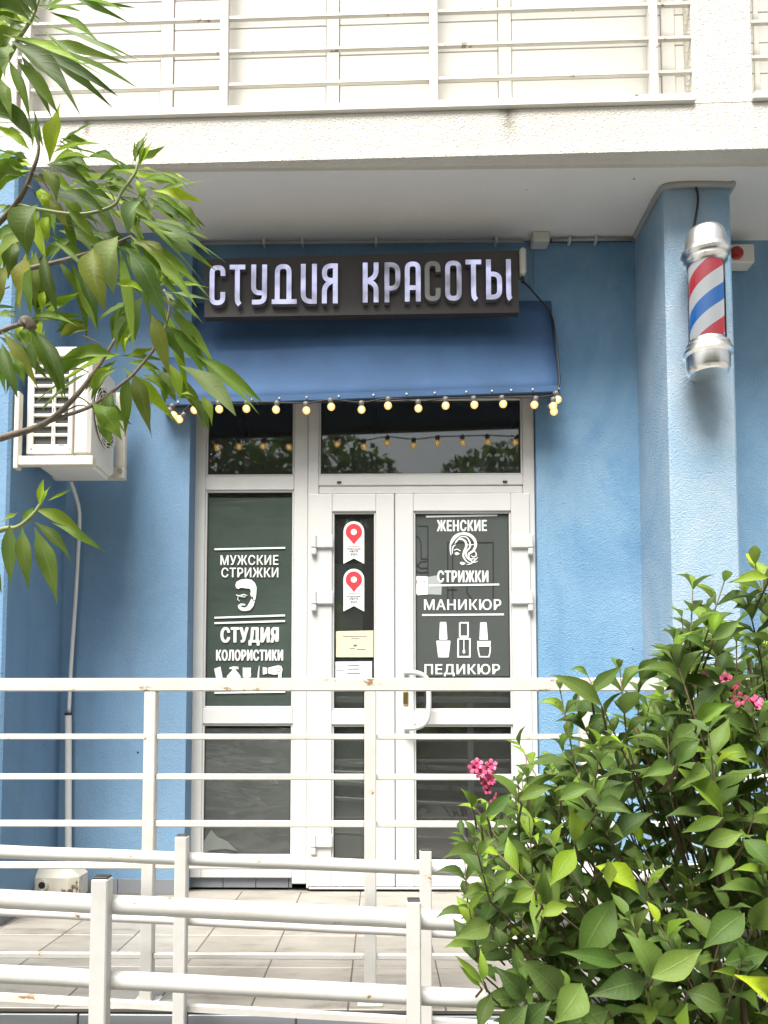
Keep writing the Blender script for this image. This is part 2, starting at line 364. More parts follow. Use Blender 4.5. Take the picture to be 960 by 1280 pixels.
hv = N(ns, 'ShaderNodeHueSaturation'); mr = N(ns, 'ShaderNodeMapRange'); mr.inputs[3].default_value = .9; mr.inputs[4].default_value = 1.08
ls.new(oi.outputs['Random'], mr.inputs[0]); ls.new(mr.outputs[0], hv.inputs['Value']); ls.new(c, hv.inputs['Color']); ls.new(hv.outputs[0], p.inputs['Base Color'])
p.inputs['Roughness'].default_value = .38; M['tile'] = m
# thin frosted bulb glass glowing softly
m, ns, ls, p = newmat('warm_bulb'); p.inputs['Base Color'].default_value = (.75,.6,.35,1); p.inputs['Roughness'].default_value = .1
p.inputs['Emission Color'].default_value = (1.0,.55,.17,1); p.inputs['Emission Strength'].default_value = .3
tr = N(ns, 'ShaderNodeBsdfTransparent', Color=(1,.9,.72,1)); mx = N(ns, 'ShaderNodeMixShader'); mx.inputs[0].default_value = .5
ls.new(tr.outputs[0], mx.inputs[1]); ls.new(p.outputs[0], mx.inputs[2]); ls.new(mx.outputs[0], ns['Material Output'].inputs['Surface']); M['bulb'] = m
# barber stripes
m, ns, ls, p = newmat('barber_stripes')
tc = N(ns, 'ShaderNodeTexCoord'); sp = N(ns, 'ShaderNodeSeparateXYZ'); ls.new(tc.outputs['Object'], sp.inputs[0])
a2 = N(ns, 'ShaderNodeMath', operation='ARCTAN2'); ls.new(sp.outputs['X'], a2.inputs[0])
ny = N(ns, 'ShaderNodeMath', operation='MULTIPLY'); ny.inputs[1].default_value = -1; ls.new(sp.outputs['Y'], ny.inputs[0]); ls.new(ny.outputs[0], a2.inputs[1])
k1 = N(ns, 'ShaderNodeMath', operation='MULTIPLY_ADD'); ls.new(a2.outputs[0], k1.inputs[0]); k1.inputs[1].default_value = -1/(2*math.pi)
zz = N(ns, 'ShaderNodeMath', operation='MULTIPLY_ADD'); ls.new(sp.outputs['Z'], zz.inputs[0]); zz.inputs[1].default_value = 1/.315; zz.inputs[2].default_value = .42; ls.new(zz.outputs[0], k1.inputs[2])
fr = N(ns, 'ShaderNodeMath', operation='FRACT'); ls.new(k1.outputs[0], fr.inputs[0])
r_ = N(ns, 'ShaderNodeValToRGB'); r_.color_ramp.interpolation = 'CONSTANT'; e = r_.color_ramp.elements
e[0].position = 0; e[0].color = (.78,.79,.8,1); e[1].position = .25; e[1].color = (.02,.2,.66,1)
for q, cc in ((.5, (.78,.79,.8,1)), (.75, (.7,.05,.07,1))): x = e.new(q); x.color = cc
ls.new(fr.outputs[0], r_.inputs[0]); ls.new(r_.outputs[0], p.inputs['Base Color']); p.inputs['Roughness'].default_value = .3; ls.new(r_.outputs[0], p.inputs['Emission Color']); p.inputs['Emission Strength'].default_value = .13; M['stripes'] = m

# ================================================================== SETTING
GZ = -0.69
WY = 4.0                                  # plane of the glazed shopfront
ground = MB(); ground.add([(-300,-300,GZ),(300,-300,GZ),(300,300,GZ),(-300,300,GZ)], [(0,1,2,3)])
obj('ground', ground, M['asphalt'], kind='structure')

# raised porch with floor tiles
PF = 2.40                                  # front edge
XL = wx(78, 800, 3.88)                     # inner face of the left pillar
porch = obj('porch', MB().box(-4.5, 4.5, PF+.012, 5.9, GZ-.2, -.012), M['concrete'], kind='structure')
TW, TD = .30, .3867
cols = range(-9, 13); rows = 4
tme = None; n_t = 0
for r in range(rows):
    y0 = PF + .002 + r*TD
    for cidx in cols:
        x0 = -.10 + cidx*TW + (.0 if r % 2 else .0)
        if tme is None:
            o = obj('floor_tile', MB().box(-(TW-.005)/2, (TW-.005)/2, -(TD-.005)/2, (TD-.005)/2, -.012, 0, .0015), M['tile'], porch); tme = o.data
        else:
            o = bpy.data.objects.new('floor_tile', tme); C.objects.link(o); o.parent = porch
        o.location = (x0+TW/2, y0+TD/2, 0 + random.uniform(-.0006, .0006)); n_t += 1
obj('grout', MB().box(-2.85, 3.95, PF+.003, PF+4*TD-.003, -.011, -.0025), M['grout'], porch)
# grey tiles on the porch front
g0 = None
for k in range(14):
    for r in range(2):
        if g0 is None:
            o = obj('fascia_tile', MB().box(-.165, .165, -.006, .006, -.148, .148, .002), M['greytile'], porch); g0 = o.data
        else:
            o = bpy.data.objects.new('fascia_tile', g0); C.objects.link(o); o.parent = porch
        o.location = (-2.1+k*.335, PF+.0045, -.165-r*.301)
# ramp down to the right along the porch
def ramp_z(x): return -.30 - .045*(x + 1)
rm = MB(); x0, x1 = -3.2, 3.2
rm.add([(x0,1.45,ramp_z(x0)),(x1,1.45,ramp_z(x1)),(x1,PF-.004,ramp_z(x1)),(x0,PF-.004,ramp_z(x0)),(x0,1.45,GZ-.1),(x1,1.45,GZ-.1),(x1,PF-.004,GZ-.1),(x0,PF-.004,GZ-.1)],
       [(0,1,2,3),(7,6,5,4),(0,4,5,1),(1,5,6,2),(2,6,7,3),(3,7,4,0)])
obj('ramp', rm, M['concrete'], kind='structure')

# ------------------------------------------------------------------ building
bld = thing('apartment_building', 'blue and white apartment block with overhanging white balcony floor above shop', 'building', (0, WY, 0))
SZ = wz(480, 303, 3.98)                    # ceiling under the overhang
LWY, RWY = 3.88, 3.97                      # plaster faces left and right of the shopfront
sx0 = wx(242, 700, 4.0) - .012; sx1 = wx(669.5, 700, 4.0) + .004
TOPZ = 2.62
obj('wall', MB().box(XL, wx(234, 800, LWY), LWY, 4.25, 0, SZ), M['wall_smooth'], bld, label='smooth dirty blue plaster left of the shopfront')
PXL, PXR = wx(799.5, 600, RWY), wx(918, 500, 3.57)
obj('wall', MB().box(sx1, PXL+.02, RWY, 4.25, 0, SZ), M['wall'], bld, label='rough blue stucco right of the shopfront')
obj('wall', MB().box(wx(234, 800, LWY)+.001, sx1-.001, RWY+.003, 4.25, TOPZ, SZ-.001), M['wall_smooth'], bld)
obj('wall', MB().box(PXR-.05, 4.4, RWY+.02, 4.25, 0, SZ), M['wall'], bld)
PFY = 3.55
obj('pillar', MB().box(PXL, PXR, PFY, RWY+.1, -.02, SZ+.001, .012), M['pillar_lit'], bld, label='pale blue pillar with sunlight painted into its colour behind the barber pole')
LPY = 3.28
obj('pillar', MB().box(XL-.55, XL, LPY, 4.2, -.02, SZ+.002, .012), M['wall_smooth'], bld)
obj('wall', MB().box(-4.4, XL-.54, 4.02, 4.25, 0, SZ), M['wall'], bld)
# overhang with balcony: front plane turned slightly towards the right
FY = 3.38
FM = Matrix.Translation((.2, FY, 0)) @ Matrix.Rotation(math.atan(-.0215), 4, 'Z') @ Matrix.Translation((-.2, 0, 0))
def fx(px, py): return at(px, py, FY).x
def fz(px, py): return at(px, py, FY).z
zs = fz(480, 198); zsill = fz(480, 136); ztop = 5.4
L0, R0 = -4.6, 4.6
def add_stain(m, x0, z0, z1, wd):
    """dark run-off stain under the sill, at a place of its own"""
    ns, ls = m.node_tree.nodes, m.node_tree.links; p = ns['Principled BSDF']; src = p.inputs['Base Color'].links[0].from_socket
    tc = N(ns, 'ShaderNodeTexCoord'); sp = N(ns, 'ShaderNodeSeparateXYZ'); ls.new(tc.outputs['Object'], sp.inputs[0])
    nz = N(ns, 'ShaderNodeTexNoise', Scale=25.0, Detail=5.0); ls.new(tc.outputs['Object'], nz.inputs['Vector'])
    d = N(ns, 'ShaderNodeMath', operation='SUBTRACT'); ls.new(sp.outputs['X'], d.inputs[0]); d.inputs[1].default_value = x0
    a = N(ns, 'ShaderNodeMath', operation='ABSOLUTE'); ls.new(d.outputs[0], a.inputs[0])
    k = N(ns, 'ShaderNodeMapRange'); k.inputs[1].default_value = 0; k.inputs[2].default_value = wd; k.inputs[3].default_value = 1; k.inputs[4].default_value = 0; ls.new(a.outputs[0], k.inputs[0])
    v = N(ns, 'ShaderNodeMapRange'); v.inputs[1].default_value = z0; v.inputs[2].default_value = z1; ls.new(sp.outputs['Z'], v.inputs[0])
    q = N(ns, 'ShaderNodeMath', operation='MULTIPLY'); ls.new(k.outputs[0], q.inputs[0]); ls.new(v.outputs[0], q.inputs[1])
    q2 = N(ns, 'ShaderNodeMath', operation='MULTIPLY'); ls.new(q.outputs[0], q2.inputs[0]); ls.new(nz.outputs[0], q2.inputs[1])
    q3 = N(ns, 'ShaderNodeMath', operation='MULTIPLY', use_clamp=True); ls.new(q2.outputs[0], q3.inputs[0]); q3.inputs[1].default_value = 1.7
    ls.new(mix(ns, ls, q3.outputs[0], src, (.13,.115,.09)), p.inputs['Base Color'])
add_stain(M['facade'], fx(105, 150), zsill-.17, zsill-.02, .022); add_stain(M['facade'], fx(635, 135), zsill-.2, zsill-.02, .06)
def fbox(name, mat, x0, x1, d0, d1, z0, z1, bev=0, par=None, **kw):
    return obj(name, MB().box(x0, x1, d0, d1, z0, z1, bev).xf(FM), mat, par or bld, **kw)
obj('soffit', MB().add([], []) or MB().box(-4.4, 4.4, FY+.05, 6.2, SZ, SZ+.18), M['soffit'], bld)
sof = MB(); 
fbox('parapet', M['facade'], L0, R0, 0, .16, zs-.004, zsill-.012, .004)
fbox('drip_edge', M['facade'], L0, R0, -.012, .0, zs-.004, zs+.012)
ox0, ox1 = fx(16, 80), fx(862, 70)
qx0 = fx(936, 70)
fbox('pier', M['facade'], ox1, qx0, .002, .3, zsill-.012, ztop, .004)
fbox('pier', M['facade'], L0, ox0-.0, .002, .3, zsill-.012, ztop, .004)
fbox('lintel', M['facade'], ox0, ox1, .003, .3, fz(480,-290), ztop, .004)
fbox('sill', M['siding'], ox0-.004, ox1+.006, -.018, .10, zsill-.012, zsill+.016, .003)
fbox('sill', M['siding'], qx0-.01, R0, -.018, .10, zsill-.010, zsill+.018, .003)
fbox('floor_slab', M['facade'], L0, R0, .161, 1.2, zs+.02, zsill-.014)
# white cladding boards behind the balcony bars, upright battens between them
bats = [fx(200, 60), fx(414, 60), fx(634, 60), fx(841, 60)]
edges = [ox0] + bats + [ox1]
zb = fz(480, 124)
fbox('channel', M['siding'], ox0, ox1, .07, .12, zsill+.016, zb, .003)
for i in range(5):
    a = edges[i] + (0 if i == 0 else .032); b = edges[i+1] - (0 if i == 4 else .032)
    for k in range(6):
        fbox('cladding_board', M['siding'], a, b, .088 + (.0), .11, zb + k*.15 + .0008, zb + (k+1)*.15 - .0008, .003)
    if i < 4: fbox('batten', M['siding'], edges[i+1]-.0305, edges[i+1]+.0305, .080, .112, zb+.001, zb+.9, .002)
for k in range(6): fbox('cladding_board', M['siding'], qx0+.001, R0, .088, .11, zb+k*.15+.0008, zb+(k+1)*.15-.0008, .003)
fbox('batten', M['siding'], fx(952, 60)-.012, fx(952, 60)+.012, .078, .1115, zb, zb+.9, .002)
# balcony bars
rail = obj('balcony_railing', MB().box(ox0, ox1, -.012, .03, zsill+.0165, zsill+.03, .002).xf(FM), M['balcony_metal'], bld)
for px in (28, 279, 542, 815):
    x = fx(px, 80); fbox('post', M['balcony_metal'], x-.02, x+.02, -.008, .03, zsill+.03, zsill+1.05, .003, rail)
for py in (100, 58, 16, -26, -68, -110):
    z = fz(350, py); fbox('bar', M['balcony_metal'], ox0+.001, ox1-.001, .002, .02, z-.008, z+.009, .002, rail)
rail2 = obj('balcony_railing', MB().box(qx0+.002, R0, -.012, .03, zsill+.019, zsill+.032, .002).xf(FM), M['balcony_metal'], bld)
for py in (78, 34, -10, -52):
    z = fz(950, py); fbox('bar', M['balcony_metal'], qx0+.002, R0, .002, .02, z-.008, z+.009, .002, rail2)
# skirting tiles
def skirting(x0, x1, y, wd=.3, h=.075, par=bld):
    x = x0
    while x < x1 - .01:
        e = min(x+wd, x1); obj('skirting_tile', MB().box(x+.0015, e-.0015, y-.008, y-.0005, .001, h, .001), M['greytile'], par); x = e
skirting(XL+.009, wx(234,800,LWY), LWY); skirting(sx1, PXL, RWY); skirting(PXL, PXR, PFY)
y = LPY
while y < LWY - .02:
    e = min(y+.3, LWY-.009); obj('skirting_tile', MB().box(XL+.0005, XL+.008, y+.0015, e-.0015, .001, .075, .001), M['greytile'], bld); y = e
# sealant bead where the pillar meets the ceiling
zc = SZ - .006
obj('sealant', MB().tube(bez([(PXL-.006, RWY-.01, zc), (PXL-.008, 3.75, zc), (PXL-.006, PFY+.05, zc), (PXL+.03, PFY-.008, zc), (PXR-.03, PFY-.009, zc), (PXR+.008, PFY+.03, zc), (PXR+.008, RWY, zc)], 6), .017, 8), M['conduit'], bld, smooth=True)
obj('ceiling_joint', MB().box(XL+.01, PXL-.012, 3.852, 3.879, SZ-.013, SZ-.0005), M['seal'], bld) if False else None
obj('ceiling_joint', MB().box(sx1+.002, PXL-.012, RWY-.012, RWY-.0005, SZ-.016, SZ-.0008), M['seal'], bld)
# room behind the glass
room = MB(); a, b = sx0-1.0, sx1+1.0
room.add([(a,4.26,0.001),(b,4.26,0.001),(b,8,0.001),(a,8,0.001),(a,4.26,3.2),(b,4.26,3.2),(b,8,3.2),(a,8,3.2)], [(0,1,2,3),(4,7,6,5),(1,5,6,2),(2,6,7,3),(3,7,4,0)])
obj('interior_room', room, M['room'], bld)

# ------------------------------------------------------------------ shopfront
shop = thing('shopfront', 'white plastic glazed shopfront with double door and transom windows in blue wall', 'shopfront', ((sx0+sx1)/2, WY, 0))
def X4(px, py=700): return wx(px, py, WY)
def Z4(py, px=450): return wz(px, py, WY)
a0, a1, a2_, a3 = X4(242), X4(255.5), X4(367), X4(369+15.5)
b0, b1, b2, b3 = a3+.001, X4(398), X4(655), X4(669.5)
zt1, zt0 = Z4(594), Z4(612); zth0 = Z4(618)
zm1, zm0 = Z4(885), Z4(905); zl0 = Z4(1071); zb0 = Z4(1098)
fr = MB()
def fbx(x0, x1, z0, z1, y0=WY, y1=WY+.07, bev=.004): fr.box(x0, x1, y0, y1, z0, z1, bev)
fbx(a0, a1, zb0, TOPZ); fbx(a2_, a3, zb0-.03, TOPZ)
for (z0, z1) in ((zt0, zt1), (zm0, zm1), (zb0, zl0)): fbx(a1+.0005, a2_-.0005, z0, z1, WY+.001)
fbx(a1+.0005, a2_-.0005, Z4(498), TOPZ, WY+.001)
fbx(b0, b1, .002, TOPZ, WY-.004); fbx(b2, b3, .002, TOPZ, WY-.004)
fbx(b1+.0005, b2-.0005, Z4(607), zt1, WY-.003); fbx(b1+.0005, b2-.0005, zth0+.003, Z4(607)-.0008, WY+.003); fbx(b1+.0005, b2-.0005, Z4(498), TOPZ, WY-.003)
# small drainage caps
obj('frame', fr, M['pvc'], shop)
dc = MB()
for px in (424, 631): x = X4(px, 603); dc.box(x-.012, x+.012, WY-.008, WY-.0035, Z4(604.5), Z4(602), .001)
obj('drain_cap', dc, M['seal'], shop)
def glazing(name, x0, x1, z0, z1, mat, par, y=WY+.03, bead=.010):
    """bead round the opening, dark seal and the pane itself"""
    bd = MB()
    for (p, q, r, s) in ((x0, x0+bead, z0, z1), (x1-bead, x1, z0, z1), (x0+bead, x1-bead, z0, z0+bead), (x0+bead, x1-bead, z1-bead, z1)):
        bd.box(p, q, y-.022, y+.006, r, s, .003)
    b = obj('glazing_bead', bd, M['pvc'], par)
    sl = MB(); e = bead
    for (p, q, r, s) in ((x0+e, x0+e+.004, z0+e, z1-e), (x1-e-.004, x1-e, z0+e, z1-e), (x0+e+.004, x1-e-.004, z0+e, z0+e+.004), (x0+e+.004, x1-e-.004, z1-e-.004, z1-e)):
        sl.box(p, q, y-.012, y-.001, r, s)
    obj('seal', sl, M['seal'], par)
    return obj(name, MB().box(x0+e, x1-e, y, y+.006, z0+e, z1-e), mat, par)
glazing('window_pane', a1, a2_, zt1, Z4(498), M['glass'], shop)
glazing('window_pane', a1, a2_, zm1, zt0, M['glass2'], shop)
glazing('window_pane', a1, a2_, zl0, zm0, M['glass2'], shop)
glazing('window_pane', b1, b2, zt1, Z4(498), M['glass'], shop, y=WY+.026)
skirting(a0, a2_, WY+.03, .17, zb0-.001, shop)
# door leaves: frame boards mitred by butting, each a mesh with its pane, hinges, handle
def leaf(x0, x1, gx0, gx1, name='door_leaf'):
    z0, z1 = .012, zth0; y0, y1 = WY-.012, WY+.052
    g1, g0 = Z4(640), Z4(888); h1, h0 = Z4(906), Z4(1077)
    d = MB()
    d.box(x0, gx0, y0, y1, z0, z1, .004); d.box(gx1, x1, y0, y1, z0, z1, .004)
    for (p, q) in ((g1, z1), (h1, g0), (z0, h0)): d.box(gx0+.0004, gx1-.0004, y0+.001, y1, p, q, .004)
    o = obj(name, d, M['pvc'], shop)
    glazing('pane', gx0, gx1, g0, g1, M['glass2'], o, y=WY+.02); glazing('pane', gx0, gx1, h0, h1, M['glass2'], o, y=WY+.02)
    return o
lf = leaf(X4(386.5), X4(493), X4(415.5), X4(470)); rf = leaf(X4(494), X4(662.5), X4(517), X4(639))
obj('door_gap', MB().box(X4(493)+.0005, X4(494)-.0005, WY+.002, WY+.05, .012, zth0), M['seal'], shop)
obj('threshold', MB().box(b1-.04, b2+.03, WY-.02, WY+.07, .001, .0115, .002), M['chrome'], shop)
obj('inner_curtain', MB().box(X4(405), X4(453), WY+.10, WY+.11, .02, Z4(700)), M['curtain'], shop)
obj('inner_curtain', MB().box(X4(245), X4(375), WY+.12, WY+.13, .02, Z4(906)), M['fin'], shop)
def hinge(px, py, par, side):
    x, z = X4(px, py), Z4(py, px); h = MB()
    x2 = X4(px + side*24, py)
    h.box(x, x2, WY-.026, WY-.0125, z-.035, z+.035-.0, .006)
    h.box(x-.014, x+.014, WY-.036, WY-.012, z-.072, z-.036, .006)
    h.box(x-.014, x+.014, WY-.036, WY-.012, z-.0355, z+.036, .006)
    obj('hinge', h, M['pvc'], par)
for py in (678, 748): hinge(393, py, lf, 1); hinge(662, py, rf, -1)
hinge(392, 1050, lf, 1); hinge(664, 1050, rf, -1)
hx = X4(508, 870); hp = [(hx, WY-.01, Z4(841)), (hx, WY-.045, Z4(841)), (X4(520), WY-.06, Z4(842)), (X4(531), WY-.06, Z4(848)), (X4(534), WY-.06, Z4(860)), (X4(534), WY-.06, Z4(890)), (X4(530), WY-.06, Z4(903)), (X4(520), WY-.06, Z4(909)), (hx, WY-.045, Z4(910)), (hx, WY-.01, Z4(910))]
obj('handle', MB().tube(bez(hp, 5), .0135, 12), M['pvc'], rf, smooth=True)
x, z = X4(507, 873), Z4(873)
lk = MB().box(x-.013, x+.013, WY-.019, WY-.0125, z-.034, z+.034, .005)
lk.lathe([(.0001, 0), (.008, 0), (.008, .004), (.0001, .004)], (0,0,0), 12); 
lo = obj('lock', MB().box(x-.013, x+.013, WY-.019, WY-.0125, z-.034, z+.034, .005), M['brass'], rf)

# ------------------------------------------------------------------ lettering helper
def text_mb(s, x0, x1, z0, z1, y, bold=.02, th=.0012):
    cu = bpy.data.curves.new('t', 'FONT'); cu.body = s; cu.resolution_u = 4; cu.fill_mode = 'FRONT'; cu.space_character = 1.05 + bold*2.2
    to = bpy.data.objects.new('t', cu); C.objects.link(to)
    me = bpy.data.meshes.new_from_object(to.evaluated_get(bpy.context.evaluated_depsgraph_get()))
    C.objects.unlink(to); bpy.data.objects.remove(to); bpy.data.curves.remove(cu)
    xs = [v.co.x for v in me.vertices]; ys = [v.co.y for v in me.vertices]
    ax, bx, ay, by = min(xs), max(xs), min(ys), max(ys); e = bold*(z1-z0)*1.1; ez = e*.55
    mb = MB(); k = 0
    for dx, dz in ((0,0),(e,0),(-e,0),(e*.6,ez),(-e*.6,-ez),(e*.6,-ez),(-e*.6,ez)) if bold else ((0,0),):
        for j, p in enumerate(me.polygons):      # glyph outlines may overlap: each face a hair apart
            co = [me.vertices[i].co for i in p.vertices]
            mb.add([(x0+e+(c_.x-ax)/(bx-ax)*(x1-x0-2*e)+dx, y-.00016*k-.000006*(j*7 % 23), z0+ez+(c_.y-ay)/(by-ay)*(z1-z0-2*ez)+dz) for c_ in co], [tuple(range(len(co)))])
        k += 1
    bpy.data.meshes.remove(me); return mb
def wtext(s, px0, px1, py0, py1, y, par, mat, bold=.02, name='lettering'):
    pm = (py0+py1)/2; xm = (px0+px1)/2
    mb = text_mb(s, wx(px0, pm, y), wx(px1, pm, y), wz(xm, py1, y), wz(xm, py0, y), y, bold)
    return obj(name, mb, mat, par)
def wpoly(pts, y, par=None, mb=None, th=.0012):
    q = [at(px, py, y) for px, py in pts]; mb = mb or MB(); mb.prism([(p.x, p.z) for p in q], y-th, y); return mb
def wline(pts, wpx, y, mb=None, th=.0012):
    q = [at(px, py, y) for px, py in pts]; mb = mb or MB(); k = y/F
    mb.ribbon([(p.x, p.z) for p in q], [a*k for a in wpx] if isinstance(wpx, (list, tuple)) else wpx*k, y-th, y); return mb

# left poster: dark film with white print, clear plastic over it
FYl = WY + .018
lp = thing('window_poster', 'dark green film with white print about men\'s haircuts and colouring in left window', 'poster', at(311, 885, FYl))
q0, q1 = at(258.5, 622, FYl), at(365, 884, FYl)
gx = 14; gz = 30; fm = MB(); rnd = random.Random(5); vs = []; fs = []
xa, xb = wx(258.5, 750, FYl), wx(364.5, 750, FYl); za, zb_ = wz(311, 885.5, FYl)+.01, wz(311, 622, FYl)
def wrinkle(u, v):
    e = math.exp(-((1-v)/.05)**2)*.9 + math.exp(-((1-u)/.09)**2)*math.exp(-((1-v)/.25)**2)*.8 + math.exp(-(v/.05)**2)*.7 + math.exp(-(u/.08)**2)*.35 + .0
    return e
for j in range(gz+1):
    for i in range(gx+1):
        u, v = i/gx, j/gz
        vs.append((xa+(xb-xa)*u, FYl+.0042-min(1, wrinkle(u, v))*rnd.uniform(0, .0028), za+(zb_-za)*v))
for j in range(gz):
    for i in range(gx): k = j*(gx+1)+i; fs.append((k, k+1, k+gx+2, k+gx+1))
fm.add(vs, fs); obj('film', fm, M['film'], lp, smooth=True)
LY = FYl
wtext('МУЖСКИЕ', 275.5, 348, 693.8, 706.3, LY, lp, M['print_white'], .022)
wtext('СТРИЖКИ', 276.7, 348, 709.4, 721.8, LY, lp, M['print_white'], .022)
wtext('СТУДИЯ', 275.5, 348.6, 783.8, 807, LY, lp, M['print_white'], .045)
wtext('КОЛОРИСТИКИ', 270, 354, 812, 826, LY, lp, M['print_white'], .045)
for (u0, v0, u1, v1, wd) in ((268, 686.6, 356.5, 684.8, 2.2), (268, 772.2, 356.3, 769.2, 2.3), (268, 779, 356.3, 776.3, 2.3), (268, 866, 356.5, 864.6, 2.2)):
    obj('print_line', wline([(u0, v0), (u1, v1)], wd, LY), M['print_white'], lp)
s_ = lambda pts: [(230+x/4.174, 580+y/4.174) for x, y in pts]
ic = MB()
wpoly(s_([(268,632),(274,615),(295,604),(325,599),(352,604),(370,620),(379,645),(377,680),(371,712),(362,708),(360,690),(352,694),(346,680),(349,662),(342,650),(322,649),(300,645),(282,652),(272,645)]), LY, mb=ic)
wpoly(s_([(362,714),(370,716),(362,742),(345,762),(318,768),(296,764),(284,752),(281,738),(296,728),(316,729),(322,738),(300,738),(296,745),(318,750),(330,742),(342,722),(352,702)]), LY, mb=ic)
wline(s_([(272,683),(290,688),(312,681),(330,686)]), [1, 1.4, 1.4, .6], LY, ic)
wline(s_([(283,690),(280,706),(290,716)]), [.5, .9, .6], LY, ic)
wline(s_([(296,692),(312,694),(322,692)]), .8, LY, ic)
obj('bearded_head_print', ic, M['print_white'], lp)
t_ = lambda pts: [(250+x/8, 760+y/8) for x, y in pts]
ic = MB()
wpoly(t_([(142,608),(205,585),(226,695),(240,770),(175,780),(160,695)]), LY, mb=ic)           # comb
wpoly(t_([(293,598),(330,584),(384,587),(384,618),(368,602),(358,618),(405,680),(410,760),(268,760),(270,680),(322,622),(318,610),(296,610)]), LY, mb=ic)   # bottle
wpoly(t_([(428,655),(512,655),(508,690),(482,700),(482,770),(452,770),(452,700),(430,690)]), LY, mb=ic)  # brush
for k in range(7): wline(t_([(433+k*12, 594+(k%2)*4), (433+k*12, 656)]), 1.1, LY, ic)
wline(t_([(593,578),(586,640),(580,770)]), [.6, 1.6, 2.4], LY, ic)
wpoly(t_([(628,590),(672,598),(672,655),(628,668)]), LY, mb=ic)
wpoly(t_([(684,596),(780,574),(812,580),(826,612),(818,650),(806,765),(778,765),(784,662),(740,668),(684,655)]), LY, mb=ic)
wpoly(t_([(770,600),(800,596),(812,618),(800,638),(774,640),(762,620)]), LY-.0014, mb=MB()) and None
obj('salon_tools_print', ic, M['print_white'], lp)
dr = MB(); q = at(250+787/8, 760+618/8, LY); dr.lathe([(.0085,0),(.0115,0)], (0,0,0), 16); dr.xf(Matrix.Translation((q.x, LY-.0016, q.z)) @ Matrix.Rotation(R(90), 4, 'X')); obj('dryer_ring_print', dr, M['dfilm'], lp)
# crumpled film in the lower pane
cf = thing('plastic_sheet', 'crumpled grey plastic sheet behind the bars in lower left window', 'plastic sheet', at(307, 1070, FYl))
fm = MB(); vs = []; fs = []; gx, gz = 20, 30
xa, xb = wx(250.5, 990, FYl)+.012, wx(363, 990, FYl)-.003; za, zb_ = wz(307, 1071, FYl)+.012, wz(307, 907, FYl)-.012
rnd = random.Random(9)
for j in range(gz+1):
    for i in range(gx+1):
        u, v = i/gx, j/gz; e = .03 + .9*math.exp(-((1-v)/.06)**2) + .8*math.exp(-((1-u)/.15)**2)*(1 if v < .6 else .3) + .5*math.exp(-(v/.2)**2)
        vs.append((xa+(xb-xa)*u, FYl+.004-e*rnd.uniform(0, .0026), za+(zb_-za)*v))
for j in range(gz):
    for i in range(gx): k = j*(gx+1)+i; fs.append((k, k+1, k+gx+2, k+gx+1))
fm.add(vs, fs); obj('sheet', fm, M['crumple'], cf, smooth=True)
pt = wpoly([(264, 1037), (272, 1046), (285, 1052), (297, 1064), (282, 1061), (262, 1063), (252, 1069), (252, 1056)], FYl-.001)
obj('torn_patch', pt, M['torn'], cf, label='pale torn flap of the sheet')

# right door film
RYl = WY + .010
rp = thing('door_poster', 'dark film with white print about women\'s haircuts and manicure on right door pane', 'poster', at(578, 860, RYl))
obj('film', MB().box(X4(517)+.0145, X4(639)-.0145, RYl+.001, RYl+.003, Z4(845.5), Z4(640)-.0145), M['dfilm'], rp)
wtext('ЖЕНСКИЕ', 546, 608.6, 649.8, 664.2, RYl, rp, M['print_white'], .04)
wtext('СТРИЖКИ', 546.6, 610.6, 713, 728, RYl, rp, M['print_white'], .04)
wtext('МАНИКЮР', 530, 626.6, 749, 762.6, RYl, rp, M['print_white'], .024)
wtext('ПЕДИКЮР', 530.6, 625, 830, 845.5, RYl, rp, M['print_white'], .024)
for (u0, v0, u1, v1) in ((532.5, 645.8, 621.5, 644), (536, 732, 624, 730.6), (527.6, 768.8, 629.8, 768)): obj('print_line', wline([(u0, v0), (u1, v1)], 2.3, RYl), M['print_white'], rp)
u_ = lambda pts: [(510+x/6.857, 630+y/6.857) for x, y in pts]
def sm(pts, n=5): return [(p.x, p.y) for p in bez([(a, b, 0) for a, b in pts], n)]
ic = MB(); hair = [
    ([(368,440),(362,380),(372,320),(405,275),(460,255),(520,262),(565,300),(580,350),(560,400),(520,430),(530,470),(575,468)], 4, (1.5,6)),
    ([(400,345),(420,310),(455,300),(490,320),(500,360),(480,410),(475,450),(500,490),(530,505)], 4, (1.2,4.6)),
    ([(415,330),(445,285),(500,285),(530,330),(530,370),(500,410),(500,450),(530,480),(570,500),(598,490)], 3, (1.2,3.4)),
    ([(378,430),(385,370),(410,350)], 2.6, (.8,3.0)),
    ([(372,345),(400,300),(440,270)], 2.4, (1,2.8)),
    ([(545,410),(575,410),(585,440),(560,455),(540,440)], 2.2, (1,2.4)),
    ([(500,520),(540,510),(575,480),(600,455)], 2.6, (.8,3)),
    ([(505,350),(545,350),(575,345)], 2, (.6,2))]
for k, (pp, wd, (wa, wb)) in enumerate(hair):
    c_ = sm(u_(pp)); n = len(c_); wline(c_, [(wa+(wb-wa)*math.sin(math.pi*i/(n-1)))*.62 for i in range(n)], RYl-.00012*k, ic)
wline(sm(u_([(395,398),(420,388),(450,402)])), 1.2, RYl-.001, ic)
wpoly(u_([(398,420),(420,412),(445,425),(428,438),(408,438)]), RYl-.001, mb=ic)
wpoly(u_([(442,505),(460,495),(478,500),(494,508),(478,522),(458,522)]), RYl-.001, mb=ic)
obj('curly_hair_print', ic, M['print_white'], rp)
v_ = lambda pts: [(520+x/7.385, 740+y/7.385) for x, y in pts]
ic = MB()
